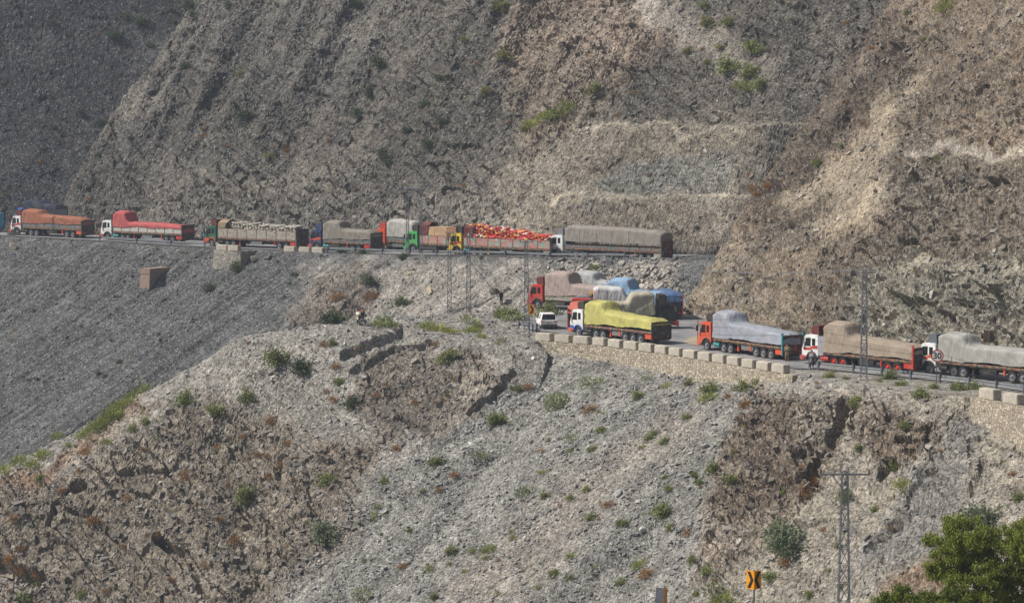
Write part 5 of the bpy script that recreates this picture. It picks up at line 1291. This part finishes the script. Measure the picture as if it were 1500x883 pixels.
LEAF = dict(green=leaf_mat('leaf_green', rgb(98, 106, 60), rgb(148, 154, 94)), dark=leaf_mat('leaf_dark', rgb(62, 72, 52), rgb(104, 114, 82)), lime=leaf_mat('leaf_lime', rgb(118, 126, 60), rgb(168, 172, 98)),
    brown=leaf_mat('leaf_dry', rgb(120, 86, 52), rgb(176, 136, 88)), grey=leaf_mat('leaf_grey', rgb(92, 102, 78), rgb(140, 148, 116)), pad=leaf_mat('leaf_pad', rgb(118, 126, 88), rgb(176, 180, 140)), olive=leaf_mat('leaf_olive', rgb(108, 108, 66), rgb(150, 146, 96)))
def leaf_cloud(pts, dirs, ln, wd, q):
    """one small quad per leaf"""
    n = len(pts); d = dirs / (np.linalg.norm(dirs, axis=1)[:, None] + 1e-9)
    s = np.cross(d, q.normal(size=(n, 3))); s /= np.linalg.norm(s, axis=1)[:, None] + 1e-9
    a = d * (ln / 2)[:, None]; b = s * (wd / 2)[:, None]
    P = np.stack([pts - a - b * .5, pts - a * .1 + b - a * .0, pts + a, pts - a * .1 - b], 1)
    return P.reshape(-1, 3), np.arange(4 * n).reshape(n, 4), np.repeat(q.rand(n), 4)
def shrub_mesh(kind, seed):
    q = np.random.RandomState(seed); PP, QQ, CC = [], [], []; off = 0
    def put(P, Q_, C):
        nonlocal off
        PP.append(P); QQ.append(Q_ + off); CC.append(C); off += len(P)
    if kind in ('green', 'dark', 'grey', 'olive'):
        nb_ = 22 if kind != 'grey' else 30
        for k in range(nb_):
            az = q.uniform(0, 2 * math.pi); el = math.acos(q.uniform(.12, 1)) ; r = q.uniform(.55, 1.08)
            d = np.array([math.sin(el) * math.cos(az), math.sin(el) * math.sin(az), math.cos(el) * .85]); n = 34
            t = q.uniform(.15, 1, n) ** .7
            pts = d[None] * (t * r)[:, None] + q.normal(0, .10, (n, 3)) * (.5 + t)[:, None]; pts[:, 2] = np.maximum(pts[:, 2], .02)
            put(*leaf_cloud(pts, d[None] + q.normal(0, .7, (n, 3)), q.uniform(.12, .26, n), q.uniform(.05, .1, n), q))
    elif kind in ('brown', 'lime'):
        n = 420 if kind == 'brown' else 380
        az = q.uniform(0, 2 * math.pi, n); el = np.arccos(q.uniform(.02, 1, n)); d = np.stack([np.sin(el) * np.cos(az), np.sin(el) * np.sin(az), np.cos(el)], 1)
        r = q.uniform(.35, 1, n); pts = d * r[:, None] * np.array([1, 1, .85 if kind == 'brown' else .6]) + q.normal(0, .04, (n, 3)); pts[:, 2] = np.abs(pts[:, 2])
        put(*leaf_cloud(pts, d + q.normal(0, .35, (n, 3)) + np.array([0, 0, .5 if kind == 'lime' else 0]), q.uniform(.2, .45, n), q.uniform(.03, .07, n), q))
    else:                                     # pads: stiff upright blades in loose fans
        n = 130; az = q.uniform(0, 2 * math.pi, n); rr = np.sqrt(q.rand(n)) * .95; pts = np.stack([rr * np.cos(az), rr * np.sin(az), q.uniform(.08, .75, n) * (1.1 - rr * .5)], 1)
        put(*leaf_cloud(pts, np.stack([np.cos(az) * .5, np.sin(az) * .5, np.ones(n)], 1) + q.normal(0, .4, (n, 3)), q.uniform(.2, .38, n), q.uniform(.09, .17, n), q))
    # stems
    m = MB(); 
    for k in range(5):
        a = q.uniform(0, 6.28); m.tube((0, 0, -.25), (math.cos(a) * .4, math.sin(a) * .4, q.uniform(.3, .6)), .03, .01, 4, False)
    vs = np.array(m.v); put(vs, np.array(m.f), np.zeros(len(vs)))
    P = np.concatenate(PP); Q_ = np.concatenate(QQ); C = np.concatenate(CC)
    me = np_mesh('shrub', P, Q_, np.stack([C, C, C], 1).astype(np.float32)); me.materials.append(LEAF[kind]); return me
SHR = {k: [shrub_mesh(k, 40 + 7 * i + 100 * j) for i in range(4)] for j, k in enumerate(('green', 'dark', 'lime', 'brown', 'grey', 'pad', 'olive'))}
WORD = dict(green=('leafy_shrub', 'leafy green shrub', 'shrub'), dark=('dark_shrub', 'dark green shrub', 'shrub'), lime=('grass_tuft', 'lime green tuft', 'tuft'), brown=('dry_tussock', 'round dry brown tussock', 'tussock'), grey=('grey_shrub', 'grey-green bush', 'shrub'), pad=('spiky_plant', 'pale spiky plant', 'plant'), olive=('olive_shrub', 'olive shrub', 'shrub'))
def place_name(own, px, py, sc):
    if own == 0: return 'on the grey scree under the stone parapet' if sc else ('on the promontory crest and crags' if px < 780 else 'on the slope below the guard rail')
    return {1: 'on the valley slope under the upper road', 2: 'on the back mountain', 3: 'on the rock wall above the lower road', 4: 'on the far shaded mountain', 5: 'at the foot of the slope'}[own]
TN = {'hillside': 0, 'valley_slope': 1, 'mountain': 2, 'rock_wall': 3, 'far_mountain': 4, 'ground': 5}
NPL = [0]
LANDM = []
def landmark(obname, words, sub=None):
    for o_ in COL.objects:
        if o_.parent is None and o_.name.split('.')[0] == obname and 'label' in o_ and (sub is None or sub in o_['label']): LANDM.append((words, o_.location.copy())); return
for sub, words in [('orange cab truck under', 'blue-grey tarpaulin truck'), ('tan tarpaulin', 'tan tarpaulin truck'), ('grey tarpaulin behind the speed', 'grey tarpaulin truck'), ('bright yellow', 'yellow tarpaulin truck'), ('dusty pink', 'dusty pink tarpaulin truck'), ('rust-orange', 'rust-orange tarpaulin truck'), ('a red tarpaulin', 'red tarpaulin truck'), ('white sacks behind', 'green cab sack truck'), ('stone-grey', 'navy cab truck'), ('red and yellow sacks', 'yellow cab truck'), ('tall square grey', 'tall grey tarpaulin load')]: landmark('cargo_truck', words, sub)
for sub, words in [('first' , ''), ('tan rock showing', 'first knoll pole'), ('nearer the standing', 'knoll pole by the person in black'), ('tapering', 'T-armed lattice pole'), ('tall lattice pole in front', 'tall pole by the tan truck')]:
    if words: landmark('lattice_pole', words, sub)
landmark('brick_abutment', 'brick abutment'); landmark('stone_pier', 'grey stone pier'); landmark('speed_sign', 'speed limit sign'); landmark('car', 'white car'); landmark('person', 'people on the crest', 'cream shirt'); landmark('person', 'person in black', 'phone')
for o_ in list(COL.objects):
    if o_.name.split('.')[0] == 'boulder' and 'label' in o_: LANDM.append((' '.join(o_['label'].split()[:3]), o_.location.copy()))
def plant(kind, px, py, wpx, tall=1.0):
    h = None; o0, d0 = Vector((0, 0, ZC)), ray(px, py).normalized()
    for t, bv in zip(TERR, BVH):
        loc, nor, _, _ = bv.ray_cast(o0, d0)
        if loc is not None and (h is None or loc.y < h[0].y): h = (loc.copy(), nor.copy(), TN.get(t.name, 0))
    if h is None or h[0].y > 600: return
    r = wpx / FPX * h[0].y * (.74 if 9 < wpx < 30 else .64)
    nm, words, cat = WORD[kind]
    o = link(nm, SHR[kind][NPL[0] % 4]); NPL[0] += 1
    o.location = h[0] - Vector((0, 0, .05)); o.scale = (r * rnd.uniform(.9, 1.1), r * rnd.uniform(.9, 1.1), r * tall * rnd.uniform(.9, 1.1))
    ax = Vector((0, 0, 1)).lerp(h[1], .45).normalized(); o.rotation_mode = 'QUATERNION'
    o.rotation_quaternion = ax.to_track_quat('Z', 'Y') @ Matrix.Rotation(rnd.uniform(0, 6.28), 3, 'Z').to_quaternion()
    sc = h[2] == 0 and 380 < px < 1090 and py > 560
    big = 'tall' if wpx * tall > 30 else ('mid-sized' if wpx > 15 else 'small')
    wh = place_name(h[2], px, py, sc)
    ld, best = None, 24.0
    for nm_, q_ in LANDM:
        dd = (q_ - h[0]).length
        if dd < best: best, ld = dd, nm_
    lab = '%s %s near the %s' % (big, words, ld) if ld and wpx >= 9 else '%s %s %s' % (big, words, wh)
    if ld and wpx >= 9: wh = 'near the ' + ld
    tag(o, lab, cat, '%s %s' % (words + ('es' if words.endswith('bush') else 's'), wh)); return o
G = {}
G['brown'] = [(865, 602, 20), (579, 657, 13), (665, 697, 14), (643, 717, 10), (793, 661, 10), (891, 741, 16), (947, 843, 22), (594, 722, 7), (530, 659, 8), (525, 719, 9), (590, 831, 14), (821, 740, 8), (397, 617, 15), (421, 650, 12), (379, 667, 12), (391, 669, 10), (435, 671, 9), (394, 698, 13), (126, 662, 14), (117, 689, 10), (273, 698, 17), (188, 731, 13), (136, 766, 20), (29, 833, 17), (14, 820, 16), (31, 804, 13), (54, 840, 13), (155, 866, 10), (336, 711, 12), (234, 782, 10), (343, 793, 18), (300, 828, 12), (413, 679, 10), (399, 739, 8), (430, 701, 8), (1092, 595, 17), (1190, 705, 18), (1180, 719, 18), (1484, 696, 13), (1207, 776, 10), (1149, 827, 18), (1007, 782, 14), (1067, 582, 12), (543, 437, 18), (494, 438, 18), (473, 506, 12), (488, 586, 12), (550, 580, 10), (523, 509, 8), (608, 590, 11), (640, 590, 8), (774, 568, 13), (492, 539, 14), (565, 567, 12), (636, 506, 11), (1102, 277, 14), (1124, 274, 14), (1110, 287, 17), (1097, 256, 8), (1268, 181, 12), (1277, 72, 12), (1300, 95, 10), (1240, 150, 10), (300, 200, 10), (330, 215, 10), (420, 220, 12), (355, 640, 10), (318, 655, 10), (372, 725, 10), (210, 660, 12), (90, 720, 12), (20, 760, 14), (250, 850, 12), (180, 800, 10), (320, 760, 10)]
G['green'] = [(727, 618, 26), (639, 679, 22), (563, 706, 16), (619, 720, 10), (600, 777, 10), (661, 807, 18), (636, 876, 16), (812, 840, 16), (836, 847, 12), (911, 854, 16), (967, 752, 34), (911, 768, 20), (865, 759, 16), (836, 730, 12), (799, 727, 16), (868, 659, 16), (974, 648, 15), (952, 643, 16), (804, 646, 10), (880, 630, 12), (979, 716, 14), (860, 718, 14), (982, 773, 16), (195, 628, 14), (213, 618, 14), (59, 701, 14), (365, 730, 46), (479, 706, 28), (272, 587, 28), (316, 605, 28), (362, 586, 32), (40, 880, 34), (404, 529, 42), (1070, 706, 24), (1044, 687, 20), (1017, 697, 14), (1025, 706, 13), (1238, 731, 26), (1253, 593, 20), (1326, 625, 18), (1260, 657, 16), (1312, 684, 26), (1280, 747, 14), (1127, 846, 22), (1036, 837, 20), (1185, 871, 16), (1214, 837, 11), (1233, 859, 13), (1228, 800, 13), (1014, 821, 16), (1020, 870, 13), (1492, 731, 22), (1150, 720, 13), (933, 582, 18), (1007, 563, 18), (1040, 572, 36), (1091, 572, 32), (1007, 612, 15), (960, 636, 12), (881, 631, 15), (1084, 548, 12), (1214, 553, 18), (1302, 555, 26), (1320, 564, 18), (1349, 581, 28), (1254, 590, 18), (1367, 569, 16), (1404, 571, 30), (1427, 570, 22), (1327, 625, 18), (1288, 559, 10), (742, 466, 44), (804, 462, 38), (657, 525, 26), (486, 504, 14), (496, 560, 16), (486, 600, 8), (655, 579, 9), (728, 619, 24), (758, 570, 15), (872, 394, 14), (816, 172, 26), (872, 130, 18), (1102, 74, 36), (1066, 102, 40), (1098, 109, 28), (1115, 127, 32), (1066, 34, 18), (1032, 11, 16), (1197, 240, 16), (1234, 214, 10), (1329, 20, 13), (974, 700, 12), (120, 870, 16), (60, 860, 18)]
G['dark'] = [(443, 542, 40), (487, 473, 40), (431, 404, 13), (307, 424, 16), (348, 395, 24), (234, 490, 8), (236, 498, 8), (175, 531, 10), (155, 552, 10), (146, 548, 10), (56, 556, 8), (120, 478, 7), (542, 415, 30), (587, 446, 22), (489, 470, 34), (516, 592, 24), (556, 96, 25), (644, 116, 16), (542, 136, 22), (624, 155, 18), (525, 168, 22), (649, 181, 18), (624, 214, 22), (568, 239, 22), (558, 225, 17), (524, 8, 18), (204, 33, 24), (183, 27, 17), (277, 9, 18), (282, 23, 14), (285, 46, 15), (168, 54, 18), (75, 36, 14), (336, 10, 13), (360, 170, 26), (149, 182, 16), (119, 168, 17), (132, 218, 13), (146, 227, 10), (92, 176, 10), (78, 188, 12), (253, 33, 13), (273, 100, 15), (219, 68, 13), (251, 17, 12), (595, 193, 16), (40, 340, 14), (500, 370, 18), (530, 372, 18), (590, 378, 16), (705, 378, 8), (20, 345, 14)]
G['lime'] = [(552, 742, 12), (550, 752, 12), (547, 760, 10), (629, 834, 18), (682, 837, 12), (717, 806, 22), (714, 818, 14), (753, 788, 14), (750, 778, 10), (692, 806, 14), (836, 816, 16), (795, 692, 14), (836, 661, 12), (208, 571, 32), (192, 585, 34), (175, 600, 36), (158, 614, 34), (142, 627, 34), (126, 638, 32), (183, 593, 26), (166, 607, 26), (150, 621, 26), (30, 676, 30), (64, 668, 26), (155, 648, 16), (85, 640, 20), (48, 682, 30), (8, 690, 30), (100, 652, 12), (1060, 880, 40), (1038, 585, 28), (977, 566, 18), (938, 829, 24), (641, 484, 34), (625, 480, 24), (693, 486, 26), (705, 494, 16), (660, 487, 20), (560, 478, 26), (780, 186, 30), (800, 172, 26), (828, 160, 26), (862, 134, 20), (1092, 128, 26), (1387, 12, 36), (1375, 232, 14), (1322, 712, 26), (885, 605, 8), (1093, 592, 12), (940, 655, 10), (660, 825, 10), (1075, 660, 10), (730, 870, 12), (790, 860, 10), (870, 830, 10)]
G['grey'] = [(474, 784, 42), (1148, 786, 54), (1158, 806, 50), (1441, 764, 58), (1140, 800, 40), (560, 475, 24)]
G['pad'] = [(530, 873, 26), (770, 724, 24), (836, 643, 18), (816, 596, 26), (704, 669, 22), (1044, 866, 28), (867, 564, 32), (816, 590, 34), (948, 555, 12), (577, 478, 18), (687, 472, 24), (818, 592, 28), (760, 468, 26), (790, 466, 22), (560, 480, 20), (745, 470, 18), (735, 500, 12)]
G['olive'] = [(738, 84, 24), (731, 12, 24), (711, 136, 18), (1037, 36, 28), (1056, 70, 15), (1008, 76, 18), (1036, 92, 12), (770, 190, 20), (395, 230, 14), (350, 110, 14), (680, 60, 14), (1355, 60, 14), (880, 390, 10), (700, 480, 18), (1110, 560, 16), (1220, 545, 10), (1240, 555, 12)]
for k, L_ in G.items():
    for px, py, w_ in L_: plant(k, px, py, w_, {'green': 1.0, 'dark': .95, 'lime': .9, 'brown': 1, 'grey': .95, 'pad': .95, 'olive': .8}[k])
# the many small dry and green tufts
for _ in range(190):
    px, py = rnd.uniform(0, 1500), rnd.uniform(480, 883)
    plant(rnd.choice(['brown', 'brown', 'lime', 'green', 'pad']), px, py, rnd.uniform(4, 9))
for _ in range(130):
    px, py = rnd.uniform(0, 1500), rnd.uniform(0, 470)
    plant(rnd.choice(['brown', 'brown', 'olive', 'dark']), px, py, rnd.uniform(4, 9))

# ------------------------------------------------------------------ acacia trees at the near road
BARK = mat('bark', rgb(92, 76, 60), .95, scale=6, var=.2, bump=.6)
TLEAF = leaf_mat('acacia_leaf', rgb(80, 92, 36), rgb(140, 148, 68))
def tree(label, px, d, crowns, seed):
    q = np.random.RandomState(seed); bx = (px - CX) / FPX * d; bz = gz(bx, d)
    root = empty('acacia_tree', (bx, d, bz)); tag(root, label, 'tree', 'acacia trees by the near road')
    m = MB(); PP, CC = [], []
    cs = []
    for (cx_, cy_, rpx, rz_) in crowns:
        c = at_d(cx_, cy_, d + q.uniform(-.8, .8)); cs.append((Vector((c.x - bx, c.y - d, c.z - bz)), rpx / FPX * d, rz_))
    top = cs[0][0]
    fork = Vector((top.x * .3, .1, max(.8, top.z * .35)))
    m.tube((0, 0, -.4), fork, .17, .12, 8)
    for c, r, rz_ in cs:
        mid = fork.lerp(c, .55) + Vector((q.uniform(-.2, .2), q.uniform(-.2, .2), .1)); m.tube(fork, mid, .09, .055, 6); m.tube(mid, c, .055, .02, 5)
        for k in range(8):
            e = c + Vector(q.normal(0, 1, 3)).normalized() * r * .75; m.tube(mid.lerp(c, q.uniform(.2, .9)), e, .022, .008, 4, False)
        ncl = int(46 * (r / .9) ** 2)
        for k in range(ncl):
            dd = q.normal(size=3); dd /= np.linalg.norm(dd); rr = r * (.35 + .72 * q.rand() ** .5)
            cc = np.array(c) + dd * rr * np.array([1, 1, rz_]); n = 130
            pts = cc + q.normal(0, .11, (n, 3)) * np.array([1, 1, .9])
            droop = np.stack([q.normal(0, .5, n), q.normal(0, .5, n), -np.ones(n) * q.uniform(.2, 1)], 1)
            P, Q_, C = leaf_cloud(pts, droop, q.uniform(.1, .19, n), q.uniform(.03, .05, n), q); PP.append(P); CC.append(C * .6 + q.rand() * .4)
    m.build('trunk', BARK, root)
    P = np.concatenate(PP); C = np.concatenate(CC); me = np_mesh('crown', P, np.arange(len(P)).reshape(-1, 4), np.stack([C, C, C], 1).astype(np.float32))
    link('crown', me, TLEAF, root); return root
tree('broad acacia tree with dense olive-green crown near the tall T pole', 1432, 124, [(1405, 790, 46, .85), (1478, 815, 50, .85), (1435, 850, 52, .8), (1530, 800, 50, .9), (1385, 830, 26, .9), (1500, 870, 50, .8)], 3)
tree('low acacia with a bright yellow-green crown at the chevron sign', 1335, 122, [(1325, 893, 46, .7), (1372, 893, 34, .7), (1395, 880, 22, .8), (1300, 905, 34, .7)], 8)

# ------------------------------------------------------------------ haze
hb = MB().box(-420, 420, -60, 1000, -70, 330)
hm = bpy.data.materials.new('haze_air'); hm.use_nodes = True; nt = hm.node_tree; nt.nodes.remove(nt.nodes['Principled BSDF'])
pv = nt.nodes.new('ShaderNodeVolumePrincipled'); pv.inputs['Color'].default_value = (.72, .82, .95, 1); pv.inputs['Density'].default_value = .00024; pv.inputs['Anisotropy'].default_value = .2
nt.links.new(pv.outputs[0], nt.nodes['Material Output'].inputs['Volume'])
hz_ = hb.build('haze', hm); tag(hz_, 'thin blue haze filling the valley air', 'haze', kind='stuff')
